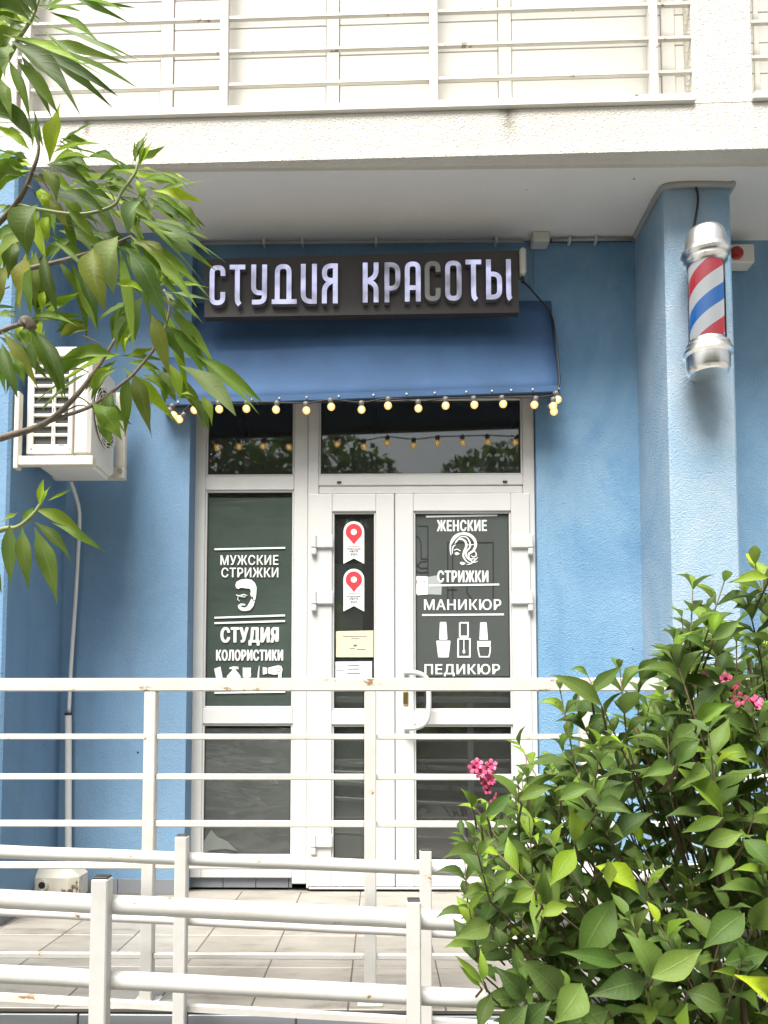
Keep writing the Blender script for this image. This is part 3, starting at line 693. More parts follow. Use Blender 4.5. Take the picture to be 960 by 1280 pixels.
def tr(x0, x1, xx0, xx1, y0, y1): return v_([(x0+4,y0),(x1-4,y0),(x1,y0+8),(xx1,y1-6),(xx1-5,y1),(xx0+5,y1),(xx0,y1-6),(x0,y0+8)])
wpoly(tr(220,280,214,290,277,440), RYl, mb=ic); wpoly(tr(188,318,204,302,449,604), RYl, mb=ic)
wpoly(tr(592,652,585,664,280,442), RYl, mb=ic); wpoly(v_([(564,452),(690,452),(687,505),(568,505)]), RYl, mb=ic)
wline(v_([(570,505),(578,560),(588,598),(672,598),(682,560),(686,505)]), 1.6, RYl-.0001, ic)
wline(v_([(404,284),(480,284),(480,410),(404,410),(404,284)]), 1.9, RYl, ic); wpoly(v_([(410,412),(476,412),(476,432),(410,432)]), RYl-.0001, mb=ic)
wline(v_([(389,432),(497,432),(497,598),(389,598),(389,432)]), 2.0, RYl-.0002, ic)
wline(v_([(442,435),(442,500),(442,530)]), 1.2, RYl, ic); wpoly(v_([(438,525),(446,525),(456,552),(448,568),(436,568),(428,552)]), RYl-.0002, mb=ic)
obj('nail_polish_print', ic, M['print_white'], rp)
ic = MB()
for pp in ([(90,190),(170,190),(170,610)], [(60,270),(95,290),(112,340),(112,470),(165,470)], [(165,490),(110,495),(75,530),(110,550),(165,550)], [(60,575),(110,590),(165,585)],
           [(340,810),(340,330),(730,330),(730,810)], [(382,810),(382,350)], [(505,700),(505,760),(545,810)], [(345,735),(420,735)]):
    wline(u_(pp), 1.3, RYl+.0004, ic)
obj('frame_reflection', ic, M['reflection_dark'], rp)  # mirror image of the frame painted on as thin dark lines
note = obj('note', wpoly(u_([(62,618),(170,622),(170,776),(85,782),(64,765)]), RYl-.0005), M['print_white']); tag(note, 'small white paper note stuck on right door pane beside the haircut print', 'note')
nb = wpoly(u_([(170,625),(250,612),(290,700),(285,778),(172,774)]), RYl+.0009, th=.0008); tape = obj('tape', nb, M['print_grey'], note)
wt = wtext('63/24', 520, 531, 725.5, 729, RYl-.002, note, M['ink'], .0)

# stickers and papers on the narrow leaf
SY = WY + .0155
def sticker(cy, year, label):
    t = thing('ribbon_sticker', label, 'sticker', at(442.5, cy+27, SY))
    cx = 442.3; pts = []
    for k in range(13): a = math.pi*(1 - k/12); pts.append((cx+13*math.cos(a), cy-13.5-13*math.sin(a)))
    pts += [(cx+13, cy+27), (cx, cy+20), (cx-13, cy+27)]
    mbk = wpoly(pts[:13]+[(cx+13, cy+20), (cx, cy+20), (cx-13, cy+20)], SY)
    wpoly([(cx-13, cy+20.0), (cx, cy+20.0), (cx-13, cy+26.8)], SY, mb=mbk); wpoly([(cx+13, cy+20.0), (cx, cy+20.0), (cx+13, cy+26.8)], SY, mb=mbk)
    obj('ribbon', mbk, M['print_white'], t)
    pin = [(cx+10.2*math.cos(a), cy-13-10.2*math.sin(a)) for a in [R(-35+250*k/18) for k in range(19)]] + [(cx-3, cy-1.5), (cx, cy+2.4), (cx+3, cy-1.5)]
    obj('pin', wpoly(pin, SY-.0014), M['red'], t)
    obj('pin_dot', wpoly([(cx+3.8*math.cos(k*math.pi/8), cy-13+3.8*math.sin(k*math.pi/8)) for k in range(16)], SY-.0028), M['print_white'], t)
    for s, a, b, y0, y1 in (('Хорошее', -8.5, 8.5, 6.8, 9.4), ('место', -5.5, 5.5, 10, 12.2), (year, -4, 4, 13.6, 16)):
        wtext(s, cx+a, cx+b, cy+y0, cy+y1, SY-.002, t, M['ink'], .02)
    obj('print_line', wline([(cx-7, cy+4.8), (cx+7, cy+4.8)], .9, SY-.0002), M['red'], t)
sticker(678, '2024', 'upper white ribbon sticker with red map pin on narrow door pane')
sticker(737.5, '2023', 'lower white ribbon sticker with red map pin on narrow door pane')
def paper(name, poly, mat, label, lines):
    o = tag(obj(name, wpoly(poly, SY), mat), label, 'notice')
    ic = MB()
    for (u0, v0, u1, wd) in lines: wline([(u0, v0), (u1, v0-.2)], wd, SY-.0004, ic)
    obj('printed_text', ic, M['ink'], o); return o
paper('paper_notice', [(420, 789), (467, 788), (467, 821.5), (420, 821.5)], M['paper'], 'cream paper notice taped below stickers on narrow door pane', [(429, 795.5, 459, .7), (439, 798, 449, .6), (442, 807, 446, 2.2), (437, 811, 444, .8), (446, 812, 457, .8)])
paper('paper_notice', [(418.4, 827), (465, 826.5), (465, 850), (418.4, 850)], M['paper2'], 'pale blue paper notice lowest on narrow door pane, half behind top rail', [(435, 832, 449, .9), (435, 836.5, 449, .9), (434, 842, 450, .9), (421, 838, 430, .6)])

# ------------------------------------------------------------------ awning and sign
AY0, AY1 = RWY, 3.78
aw = thing('awning', 'plain dark blue cloth awning over the shopfront with dotted lower hem', 'awning', (0, AY0, 2.9))
axl, axr = wx(209, 430, 3.9), wx(693, 430, 3.9)
zt_l, zt_r = wz(693, 376, AY0), wz(693, 376, AY0); zb_l, zb_r = wz(209, 505, AY1), wz(695, 487.5, AY1)
am = MB(); n = 24; vs = []; fs = []; rows_ = 8
for j in range(rows_+1):
    v = j/rows_
    for i in range(n+1):
        u = i/n; z = (zt_l+(zt_r-zt_l)*u)*(1-v) + (zb_l+(zb_r-zb_l)*u)*v
        yy = AY0+(AY1-AY0)*v + .012*math.sin(math.pi*v)*(1+.4*math.sin(u*9))
        vs.append((axl+(axr-axl)*u, min(yy, AY0-.001), z))
for j in range(rows_):
    for i in range(n): k = j*(n+1)+i; fs.append((k, k+1, k+n+2, k+n+1))
am.add(vs, fs)
o = obj('canopy', am, M['awning'], aw, smooth=True); md = o.modifiers.new('thick', 'SOLIDIFY'); md.thickness = .003
def hemz(u): return zb_l+(zb_r-zb_l)*u
hm = MB(); hm.add([(axl, AY1-.006, hemz(0)+.022), (axr, AY1-.006, hemz(1)+.022), (axr, AY1-.006, hemz(1)-.008), (axl, AY1-.006, hemz(0)-.008),
                  (axl, AY1+.012, hemz(0)+.022), (axr, AY1+.012, hemz(1)+.022), (axr, AY1+.012, hemz(1)-.008), (axl, AY1+.012, hemz(0)-.008)], [(0,1,2,3),(4,7,6,5),(0,4,5,1),(1,5,6,2),(2,6,7,3),(3,7,4,0)])
obj('hem', hm, M['awning'], aw)
for xx, zt, zb2 in ((axl, zt_l, zb_l), (axr, zt_r, zb_r)):
    sp_ = MB(); e = .0015
    sp_.add([(xx-e, AY0-.001, zt), (xx-e, AY1+.012, zb2), (xx-e, AY0-.001, zb2), (xx+e, AY0-.001, zt), (xx+e, AY1+.012, zb2), (xx+e, AY0-.001, zb2)], [(0,1,2),(3,5,4),(0,3,4,1),(1,4,5,2),(2,5,3,0)])
    obj('side_panel', sp_, M['awning'], aw)
obj('frame_bar', MB().tube([(axl+.01, AY1+.022, hemz(0)-.004), (axr-.01, AY1+.022, hemz(1)-.004)], .009, 8), M['seal'], aw)
g0 = None
for px in (232, 262, 291, 322, 355, 388, 427, 469, 509, 543, 581, 612, 635, 661, 692):
    u = (px-209)/(695-209); c_ = (axl+(axr-axl)*u, AY1-.008, hemz(u)+.004)
    if g0 is None:
        g0 = obj('grommet', MB().sphere((0,0,0), .0055, 8, 6), M['print_white'], aw, smooth=True)
        for v in g0.data.vertices: v.co += aw.location
        o = g0
    else: o = bpy.data.objects.new('grommet', g0.data); C.objects.link(o); o.parent = aw
    o.location = Vector(c_) - aw.location

SGY = 3.79
sg = thing('shop_sign', 'long dark sign with white illuminated letters reading СТУДИЯ КРАСОТЫ above the awning', 'sign', at(452, 395, SGY))
s0, s1 = at(255.6, 396.5, SGY), at(648.6, 390.5, SGY); s2 = at(648.6, 312.6, SGY); s3 = at(255.6, 324, SGY)
pn = MB(); pn.prism([(s0.x, s0.z), (s1.x, s1.z), (s2.x, s2.z), (s3.x, s3.z)], SGY, SGY+.045)
obj('panel', pn, M['sign'], sg)
for x in (-.8, .5): obj('bracket', MB().box(x, x+.03, SGY+.0455, AY0, s0.z+.18, s0.z+.21), M['seal'], sg)
def rc(pts, r, n=5):
    """polyline with rounded corners"""
    P = [Vector(p) for p in pts]; out = [P[0]]
    for i in range(1, len(P)-1):
        a = P[i-1]-P[i]; b = P[i+1]-P[i]; d = min(r, a.length*.49 if i > 1 else a.length*.98, b.length*.49 if i < len(P)-2 else b.length*.98)
        p0 = P[i]+a.normalized()*d; p1 = P[i]+b.normalized()*d
        for k in range(n+1):
            t = k/n; out.append(p0*(1-t)**2+P[i]*2*t*(1-t)+p1*t*t)
    out.append(P[-1]); return [(p.x, p.y) for p in out]
def ring(x0, x1, y0, y1, r): 
    p = rc([((x0+x1)/2, y1), (x1, y1), (x1, y0), (x0, y0), (x0, y1), ((x0+x1)/2, y1)], r); return p
GL = {
 'С': [rc([(17,38),(17,49),(3,49),(3,3),(17,3),(17,17)], 9)],
 'Т': [[(0,49.2),(20,49.2)], rc([(10,46),(10,10),(10.5,3),(13.5,0)], 6)],
 'У': [rc([(17,52),(17,3),(1,3)], 8), rc([(3,52),(3,15),(17,15)], 8)],
 'Д': [rc([(7,5),(7,49),(22,49),(22,5)], 10), [(0,3),(32,3)]],
 'И': [rc([(3,52),(3,3),(18,3)], 10), [(17,52),(17,0)]],
 'Я': [[(17,52),(17,0)], rc([(17,49),(3,49),(3,30),(17,30)], 9), rc([(3,0),(3,24),(15,30)], 9)],
 'К': [[(3,52),(3,0)], rc([(17,52),(17,33),(3,27)], 9), rc([(5,28),(17,24),(17,0)], 9)],
 'Р': [[(3,52),(3,0)], rc([(3,49),(17,49),(17,18),(3,18)], 10)],
 'А': [rc([(3,0),(3,49),(17,49),(17,0)], 9), [(3,18),(17,18)]],
 'О': [ring(3, 17, 3, 49, 9)],
 'Ы': [[(3,52),(3,0)], rc([(3,33),(17,33),(17,3),(3,3)], 9), rc([(28.5,52),(28.5,8),(29,2),(31,0)], 5)],
}
LT = [('С',263.3,385,20,'lit'),('Т',288,384.6,20,'lit'),('У',315,384.2,20,'lit'),('Д',340.6,383.7,32,'lit'),('И',376.6,383.4,20.5,'lit'),('Я',403,383,20,'lit'),
      ('К',453.7,381.8,20,'lit'),('Р',480.7,381.6,20,'halflit'),('А',506,380.6,20,'lit'),('С',530.7,380,20,'unlit'),('О',556,379.5,21,'halflit'),('Т',581.5,378.5,20,'lit'),('Ы',607,378,31,'lit')]
k = SGY/F
for ch, px, py, wd, mt in LT:
    o = at(px, py, SGY); mb = MB(); sm_ = (53.2-.5)*k/52; sx_ = k*(wd/(32 if ch == 'Д' else 31 if ch == 'Ы' else 20))
    for q, path in enumerate(GL[ch]):
        mb.ribbon([(o.x+a*sx_, o.z+b*sm_) for a, b in path], 6.2*k, SGY-.028-.0005*q, SGY-.001)
    lo = obj('letter', mb, M[mt], sg, label='unlit grey letter С' if mt == 'unlit' else None)
    lo.data.materials.append(M['lside'])
    for p in lo.data.polygons:
        if abs(p.normal.y) < .5: p.material_index = 1

# power box and conduit
pb = thing('power_box', 'small white plastic box at right end of the sign', 'box', at(652, 348, 3.8))
pc = at(652.5, 330, 3.8); hb = .068
obj('case', MB().box(pc.x-.016, pc.x+.016, 3.76, 3.84, pc.z-hb, pc.z+hb, .010), M['boxgrey'], pb)
obj('gland', MB().tube([(pc.x+.002, 3.8, pc.z-hb), (pc.x+.004, 3.8, pc.z-hb-.03)], .009, 8), M['cable'], pb)
cd_ = thing('ceiling_conduit', 'thin grey conduit clipped under the ceiling edge above the sign', 'conduit', (0, 3.95, SZ-.02))
obj('pipe', MB().tube([(-1.4, 3.94, SZ-.022), (wx(655, 308, 3.94), 3.94, SZ-.024)], .009, 8), M['conduit'], cd_, smooth=True)
obj('pipe', MB().tube([(wx(690, 303, 3.94), 3.94, SZ-.02), (PXL-.01, 3.94, SZ-.02)], .008, 8), M['conduit'], cd_, smooth=True)
for px in (330, 378, 470, 620, 712, 745): 
    x = wx(px, 308, 3.94); obj('clip', MB().box(x-.006, x+.006, 3.925, 3.969, SZ-.036, SZ-.001, .002), M['boxgrey'], cd_)
jb = at(675, 303, 3.93); tag(obj('junction_box', MB().box(jb.x-.045, jb.x+.045, 3.89, 3.969, SZ-.055, SZ-.001, .006), M['boxgrey']), 'grey junction box under the ceiling right of the sign', 'junction box')
wc = bez([at(652, 350, 3.8), at(664, 362, 3.9), at(688, 392, 3.93), at(694, 420, 3.85), at(698, 455, 3.80), at(699, 480, 3.775), at(694, 492, 3.77)], 6)
tag(obj('power_cable', MB().tube(wc, .005, 6), M['cable'], smooth=True), 'black cable hanging from white power box down right side of awning', 'cable')

# ------------------------------------------------------------------ string of bulbs
BY = 3.76
st = thing('string_lights', 'string of glowing round bulbs hung under the awning hem', 'string lights', at(450, 500, BY))
bl = [(211,514),(217,519),(224,524),(243,512.5),(274,511.5),(308,511),(345,512),(383,513),(414,508.5),(452,512),(485,507),(523,510.5),(557,507),(593,506),(629,505),(668,506),(697,499.5),(691.5,507.5),(692.5,514.5)]
cab = [at(208, 508, BY)]
for i, (px, py) in enumerate(bl):
    cab.append(at(px, (py-9) if 3 <= i <= 15 else py-6, BY))
obj('cable', MB().tube(bez(cab, 4), .0035, 6), M['cable'], st, smooth=True)
bo = None
for i, (px, py) in enumerate(bl):
    c_ = at(px, py, BY - (.02*(i % 3) if (i < 3 or i > 15) else 0)); rr = .0195
    tl_ = random.Random(i).uniform(-.25, .25) if 3 <= i <= 15 else random.Random(i).uniform(-.9, .9)
    if bo is None:
        mb = MB().sphere((0,0,0), rr, 16, 10); mb.v = [v + st.location for v in mb.v]
        bo = obj('bulb', mb, M['bulb'], st, smooth=True); me_b = bo.data
        mb = MB().lathe([(.0001,.042),(.013,.042),(.014,.03),(.011,.016),(.008,.014)], (0,0,0), 12); mb.v = [v + st.location for v in mb.v]
        so = obj('socket', mb, M['socket'], bo, smooth=True); me_s = so.data
        mb = MB().sphere((0,0,0), .0095, 8, 6, 1.2); mb.v = [v + st.location for v in mb.v]
        fo = obj('filament', mb, M['bulbcore'], bo, smooth=True); me_f = fo.data
        b_, s_o = bo, so
    else:
        b_ = bpy.data.objects.new('bulb', me_b); s_o = bpy.data.objects.new('socket', me_s)
        C.objects.link(b_); C.objects.link(s_o); b_.parent = st; s_o.parent = b_
        f_o = bpy.data.objects.new('filament', me_f); C.objects.link(f_o); f_o.parent = b_
    b_.location = c_ - st.location; b_.rotation_euler = (0, tl_, 0)

# dark pendant lamps hanging inside, seen through the transom
for px, py, lab in ((304, 540, 'black pendant lamp inside behind left transom window'), (472, 538, 'black pendant lamp inside behind middle of wide transom window'), (645, 540, 'black pendant lamp inside behind right end of wide transom window')):
    p_ = at(px, py, 4.7); t = thing('pendant_lamp', lab, 'lamp', p_, 'pendant lamps inside the shop')
    obj('cord', MB().tube([p_ + Vector((0,0,.05)), Vector((p_.x, p_.y, 3.19))], .006, 6), M['cable'], t)
    obj('shade', MB().lathe([(.012,.08),(.03,.06),(.036,0),(.030,-.03)], p_, 14), M['cable'], t, smooth=True)

# ------------------------------------------------------------------ air conditioner
AY = 3.34
ax0, ax1 = wx(34.5, 510, AY), wx(113, 510, AY); az0, az1 = wz(75, 568, AY), wz(75, 437, AY); AYB = 3.66
ac = thing('air_conditioner', 'cream outdoor air conditioner unit on wall brackets left of the shopfront', 'air conditioner', ((ax0+ax1)/2, (AY+AYB)/2, az0))
xs_ = wx(91, 510, AY)
body = MB().box(ax0, xs_, AY+.012, AYB, az0, az1, .006); body.box(xs_+.002, ax1, AY, AYB-.001, az0-.006, az1-.003, .016)
body.box(ax0-.004, ax1-.02, AY-.004, AYB+.004, az1-.002, az1+.012, .004)
obj('casing', body, M['acwhite'], ac)
# slotted end plate: frame strips between the slots
rowsn = 9; gz1 = wz(62, 446, AY); gz0 = wz(62, 556, AY); ph = (gz1-gz0)/rowsn
gl, gm0, gm1, gr = wx(43, 500, AY), wx(65.5, 500, AY), wx(70, 500, AY), wx(86, 500, AY)
obj('end_recess', MB().box(ax0+.012, xs_-.012, AY+.0085, AY+.0118, az0+.02, az1-.02), M['fin'], ac)
ep = MB(); yy0, yy1 = AY-.006, AY+.008
ep.box(ax0, gl, yy0, yy1, az0, az1-.003, .003); ep.box(gr, xs_, yy0, yy1, az0, az1-.003, .003)
ep.box(gl, gr, yy0, yy1, az0, gz0, .003); ep.box(gl, gr, yy0, yy1, gz1, az1-.003, .003)
for i in range(1, rowsn): ep.box(gl, gr, yy0+.001, yy1, gz0+i*ph-.0065, gz0+i*ph+.0065, .003)
ep.box(gm0, gm1, yy0+.002, yy1, gz0, gz1-2*ph, .003)
obj('slotted_plate', ep, M['acwhite'], ac)
sl = MB()
for i in range(rowsn-2): sl.box((gm0+gm1)/2-.0016, (gm0+gm1)/2+.0016, yy0+.0012, yy0+.004, gz0+i*ph+.014, gz0+(i+1)*ph-.012)
obj('slot', sl, M['dark'], ac)
obj('badge', MB().box(wx(74,556,AY), wx(81,556,AY), yy0-.0008, yy0-.0001, wz(75,558,AY), wz(75,556.5,AY)), M['conduit'], ac)
for px, py in ((39,561),(39,444),(87,444),(87,561)): q = at(px, py, yy0); obj('screw', MB().tube([(q.x, yy0-.002, q.z), (q.x, yy0+.001, q.z)], .004, 8), M['conduit'], ac)
# fan side facing right with wire guard
fcy, fcz, fr_ = (AY+AYB)/2+.01, (az0+az1)/2-.01, .135
obj('fan_opening', MB().lathe([(.0001,0),(fr_,0)], (0,0,0), 28).xf(Matrix.Translation((ax1+.0015, fcy, fcz)) @ Matrix.Rotation(R(90), 4, 'Y')), M['dark'], ac)
gd = MB()
for k in range(9):
    rr = .02 + k*.0152; pts = [(ax1+.011, fcy+rr*math.cos(a), fcz+rr*math.sin(a)) for a in [2*math.pi*i/28 for i in range(29)]]; gd.tube(pts, .0026, 4, False)
for k in range(12):
    a = math.pi*2*k/12; gd.tube([(ax1+.011, fcy+.02*math.cos(a), fcz+.02*math.sin(a)), (ax1+.011, fcy+.145*math.cos(a), fcz+.145*math.sin(a))], .003, 4)
obj('fan_guard', gd, M['acwhite'], ac)
obj('fan', MB().lathe([(.0001,0),(.04,0),(.045,-.03)], (0,0,0), 14).xf(Matrix.Translation((ax1+.006, fcy, fcz)) @ Matrix.Rotation(R(90), 4, 'Y')), M['fin'], ac)
BYn = 3.30
br = thing('wall_bracket', 'near cream steel L bracket on blue pillar holding the air conditioner', 'bracket', (XL, BYn, az0-.03), 'brackets under the air conditioner')
q0, q1 = at(18.5, 587, BYn), at(27, 491, BYn)
obj('upright', MB().box(q0.x, q1.x, BYn-.02, BYn+.02, q0.z, q1.z, .003), M['bracket'], br)
q2, q3 = at(27.5, 584, BYn), at(118, 571, BYn); 
obj('arm', MB().box(q1.x+.001, q3.x, BYn-.018, BYn+.018, q2.z+.004, q3.z, .003), M['bracket'], br)
BYf = 3.74
br = thing('wall_bracket', 'far cream steel bracket under the air conditioner with tall upright on right', 'bracket', (XL, BYf, az0-.03), 'brackets under the air conditioner')
q0, q1 = at(58.5, 600, BYf), at(157, 585, BYf); q2 = at(146, 492, BYf)
obj('arm', MB().box(q0.x, q1.x, BYf-.02, BYf+.02, q0.z, q1.z, .003), M['bracket'], br)
obj('upright', MB().box(q2.x, q1.x, BYf-.018, BYf+.018, q1.z+.001, q2.z, .003), M['bracket'], br)
obj('bolt', MB().tube([(q1.x-.02, BYf-.024, q1.z-.02), (q1.x-.02, BYf-.019, q1.z-.02)], .012, 10), M['conduit'], br)
pad = MB().box(ax0+.02, ax1-.02, AY+.03, AYB-.03, az0-.03, az0-.0065, .004); obj('base_feet', pad, M['acwhite'], ac)
# drain hose, pipe and canister
HY = 3.84
hs_ = bez([at(88, 601, 3.72), at(94, 618, 3.75), at(99, 640, 3.78), at(98.5, 672, 3.82), at(95, 740, HY), at(89, 830, HY), at(86, 893, HY)], 6)
dh = thing('drain_hose', 'thin white drain hose running down to thicker pipe in the wall corner', 'hose', at(84, 1075, HY))
obj('hose', MB().tube(hs_, .0095, 8), M['pipe'], dh, smooth=True)
obj('pipe', MB().tube([at(85.5, 893, HY), at(85.5, 1078, HY)], .0165, 12), M['pipe'], dh, smooth='auto')
obj('pipe_end', MB().tube([at(85.5, 891, HY), at(85.5, 894, HY)], .018, 12), M['cap'], dh)
ccx, ccy = wx(70, 1095, 3.70), 3.72
cn = thing('plastic_canister', 'dirty white plastic canister with rusty spot lying in the corner below pipe', 'canister', (ccx, ccy, 0))
obj('body', MB().box(ccx-.125, ccx+.125, ccy-.09, ccy+.09, .002, .165, .035), M['canister'], cn, smooth='auto')
obj('spout', MB().tube([(ccx-.03, ccy-.088, .10), (ccx-.03, ccy-.105, .10)], .026, 14).tube([(ccx-.03, ccy-.1, .085), (ccx-.03, ccy-.1, .02)], .010, 8), M['canister'], cn)
obj('spout_hole', MB().tube([(ccx-.03, ccy-.1051, .10), (ccx-.03, ccy-.108, .10)], .016, 12), M['cap'], cn)

# ------------------------------------------------------------------ barber pole, alarm
pcx = wx(883, 380, 3.42); PY = 3.42; pz0, pz1 = wz(883, 470, PY), wz(883, 287, PY)
bp = thing('barber_pole', 'barber pole with red, white and blue spiral between chrome caps on blue pillar', 'barber pole', (pcx, PY, (pz0+pz1)/2))
def zpx(py): return wz(883, py, PY)
def rpx(w): return w*PY/F/2
def prof(pts): return [(max(rpx(w), .0001), zpx(py)) for w, py in pts]
obj('top_cap', MB().lathe(prof([(0,287),(28,287.3),(40,289),(47,293),(50,299),(51,313),(59,316),(60,320),(56,323),(54,325),(54,328),(48,331),(46,334)]), (pcx, PY, 0), 36), M['chrome'], bp, smooth='auto')
obj('bottom_cap', MB().lathe(prof([(44,426),(46,430),(54,433),(54,436),(60,440),(61,444),(57,446),(54,447),(53,461),(50,466),(44,468.5),(34,469),(0,469)]), (pcx, PY, 0), 36), M['chrome'], bp, smooth='auto')
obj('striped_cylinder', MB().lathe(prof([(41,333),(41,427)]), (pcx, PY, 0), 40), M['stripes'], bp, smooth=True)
obj('glass_tube', MB().lathe(prof([(45.5,333),(45.5,427)]), (pcx, PY, 0), 40), M['clear'], bp, smooth=True)
obj('wall_mount', MB().box(pcx-.04, pcx+.04, PY+.07, PFY, zpx(325), zpx(312), .004).box(pcx-.04, pcx+.04, PY+.07, PFY, zpx(452), zpx(440), .004), M['chrome'], bp)
tag(obj('pole_cable', MB().tube(bez([(wx(868, 236, PFY), PFY-.012, SZ-.002), (wx(871, 255, PFY), PFY-.014, wz(871, 255, PFY)), (pcx-.015, PFY-.02, zpx(285)), (pcx-.01, PFY-.04, zpx(300))], 6), .006, 6), M['cable'], smooth=True), 'short black cable from ceiling down to the barber pole', 'cable')
al = thing('alarm_siren', 'white alarm box with round red lens half hidden behind blue pillar', 'alarm', at(925, 327, 3.93))
q0, q1 = at(908, 328, 3.9), at(943, 304.5, 3.9)
obj('case', MB().box(q0.x, q1.x, 3.9, 3.985, q0.z, q1.z, .005), M['acwhite'], al)
qc = at(921, 316, 3.897); obj('lens', MB().sphere((0,0,0), .036, 16, 8).xf(Matrix.Translation(qc) @ Matrix.Diagonal((1, .4, 1, 1))), M['redlamp'], al, smooth=True)

# ------------------------------------------------------------------ railings
GY = 2.46
gr = thing('guard_railing', 'white square steel guard railing with horizontal bars along the porch edge', 'railing', (0, GY, 0))
def gzp(py): return wz(475, py, GY)
gx0, gx1 = -2.05, 2.6
obj('top_rail', MB().box(gx0, gx1, GY-.02, GY+.02, gzp(864), gzp(847.8), .003), M['metal_rusty'], gr)
pxs = [wx(p, 1000, GY) for p in (-84, 187.5, 463, 733, 1000)]
for x in pxs: obj('post', MB().box(x-.019, x+.019, GY-.019, GY+.019, -.005, gzp(864)-.0005, .003), M['metal'], gr)
for (p0, p1) in ((917.5, 924.5), (967.5, 975), (1026, 1034), (1078.5, 1086.5), (1192, 1199)):
    xs = [gx0] + pxs + [gx1]
    for i in range(len(xs)-1):
        a = xs[i] + (.0195 if i else 0); b = xs[i+1] - (.0195 if i < len(xs)-2 else 0)
        if b > a: obj('bar', MB().box(a, b, GY-.0095, GY+.0095, gzp(p1), gzp(p0), .0025), M['metal'], gr)
for x in pxs: obj('foot_plate', MB().box(x-.04, x+.04, GY-.035, GY+.04, .001, .0035, .001), M['metal_rusty'], gr)

def ramp_rail(Y0, label, tubes, posts, strip=None, x_ext=(-2.2, 2.4), name='ramp_railing'):
    def yy(x): return Y0
    t = thing(name, label, 'railing', (0, Y0, ramp_z(0)), 'white ramp railings')
    for (nm, (pxa, pya), (pxb, pyb), r) in tubes:
        a, b = at(pxa, pya, Y0), at(pxb, pyb, Y0); d = (b-a)/(b.x-a.x)
        pts = [a + d*(x_ext[0]-a.x + (x_ext[1]-x_ext[0])*i/40) for i in range(41)]
        rn = random.Random(nm + label)
        pts = [p + Vector((0, 0, rn.uniform(-.0008, .0008))) for p in pts]
        obj(nm, MB().tube(pts, r, 18), M['metal'], t, smooth='auto')
    for (px, py, hw) in posts:
        p = at(px, py, Y0); m0 = Y0 + (0.0)
        o = obj('post', MB().box(p.x-hw, p.x+hw, Y0-.048, Y0-.048+2*hw, ramp_z(p.x)-.02, p.z, .003), M['metal'], t)
        obj('cap', MB().box(p.x-hw*.86, p.x+hw*.86, Y0-.048+hw*.14, Y0-.048+2*hw*.93, p.z+.0005, p.z+.004, .001), M['cap'], o)
    if strip:
        (pxa, pya), (pxb, pyb), hh = strip; a, b = at(pxa, pya, Y0), at(pxb, pyb, Y0); s = (b.z-a.z)/(b.x-a.x)
        mb = MB(); z = lambda x: a.z + s*(x-a.x)
        for_x = x_ext; e = hh/2
        mb.add([(for_x[0],Y0-.012,z(for_x[0])-e),(for_x[1],Y0-.012,z(for_x[1])-e),(for_x[1],Y0-.012,z(for_x[1])+e),(for_x[0],Y0-.012,z(for_x[0])+e),
                (for_x[0],Y0+.012,z(for_x[0])-e),(for_x[1],Y0+.012,z(for_x[1])-e),(for_x[1],Y0+.012,z(for_x[1])+e),(for_x[0],Y0+.012,z(for_x[0])+e)],
               [(0,1,2,3),(4,7,6,5),(0,4,5,1),(1,5,6,2),(2,6,7,3),(3,7,4,0)])
        obj('bottom_bar', mb, M['metal_rusty'], t)
ramp_rail(2.34, 'far sloping white tube railing of the ramp beside the porch floor', [('handrail', (0, 1064.5), (480, 1083), .0196), ('lower_rail', (0, 1139.5), (480, 1163.5), .0135)],
          [(231, 1043, .018), (531, 1061, .0175), (-110, 1030, .018)], ((0, 1246), (500, 1274.5), .018))
ramp_rail(1.68, 'near sloping white tube railing of the ramp closest to the camera', [('handrail', (0, 1123.5), (480, 1147), .0207), ('lower_rail', (0, 1217.5), (480, 1242), .0195)],
          [(134, 1093.5, .0178), (516, 1121, .0152), (-230, 1070, .0175)])

# ================================================================== PLANTS
def leaf_mesh(name, prof_, arc=0.0, droop=.12, fold=.18, wave=.02, n=8, twist=0.0):
    """unit leaf from (0,0,0) to (1,0,0), half width .5 at widest; uv: x along, y across (-1..1)"""
    vs = []; uvs = []; fs = []
    for i in range(n+1):
        t = i/n; wv = prof_(t)
        x = t; yb = arc*4*t*(1-t); zb = droop*4*t*(1-t)*(.75+.5*t)
        for s in (-1, 0, 1):
            oy, oz = s*.5*wv, fold*abs(s)*wv*.5 + wave*math.sin(t*13+s*2)*abs(s)*wv; ph_ = twist*t*t
            vs.append((x, yb + oy*math.cos(ph_) - oz*math.sin(ph_), zb + oy*math.sin(ph_) + oz*math.cos(ph_))); uvs.append((t, s))
    for i in range(n):
        k = i*3
        fs += [(k, k+3, k+4, k+1), (k+1, k+4, k+5, k+2)]
    me = bpy.data.meshes.new(name); me.from_pydata(vs, [], fs)
    ul = me.uv_layers.new(name='uv')
    for l in me.loops: ul.data[l.index].uv = uvs[l.vertex_index]
    for p in me.polygons: p.use_smooth = True
    return me
def pw(pts):
    def f(t):
        for (a, u), (b, v) in zip(pts, pts[1:]):
            if t <= b: k = (t-a)/(b-a); return u+(v-u)*k
        return pts[-1][1]
    return f
lance = pw([(0,.03),(.04,.10),(.13,.48),(.25,.82),(.38,1.0),(.5,.99),(.62,.84),(.75,.58),(.88,.26),(1,.01)])
lance2 = pw([(0,.03),(.08,.16),(.2,.62),(.32,.94),(.42,1.0),(.54,.88),(.66,.62),(.78,.34),(.9,.13),(1,.01)])
ovate = pw([(0,.04),(.08,.3),(.2,.72),(.35,.97),(.45,1),(.6,.84),(.75,.52),(.88,.2),(1,.01)])
TREE_L = {}
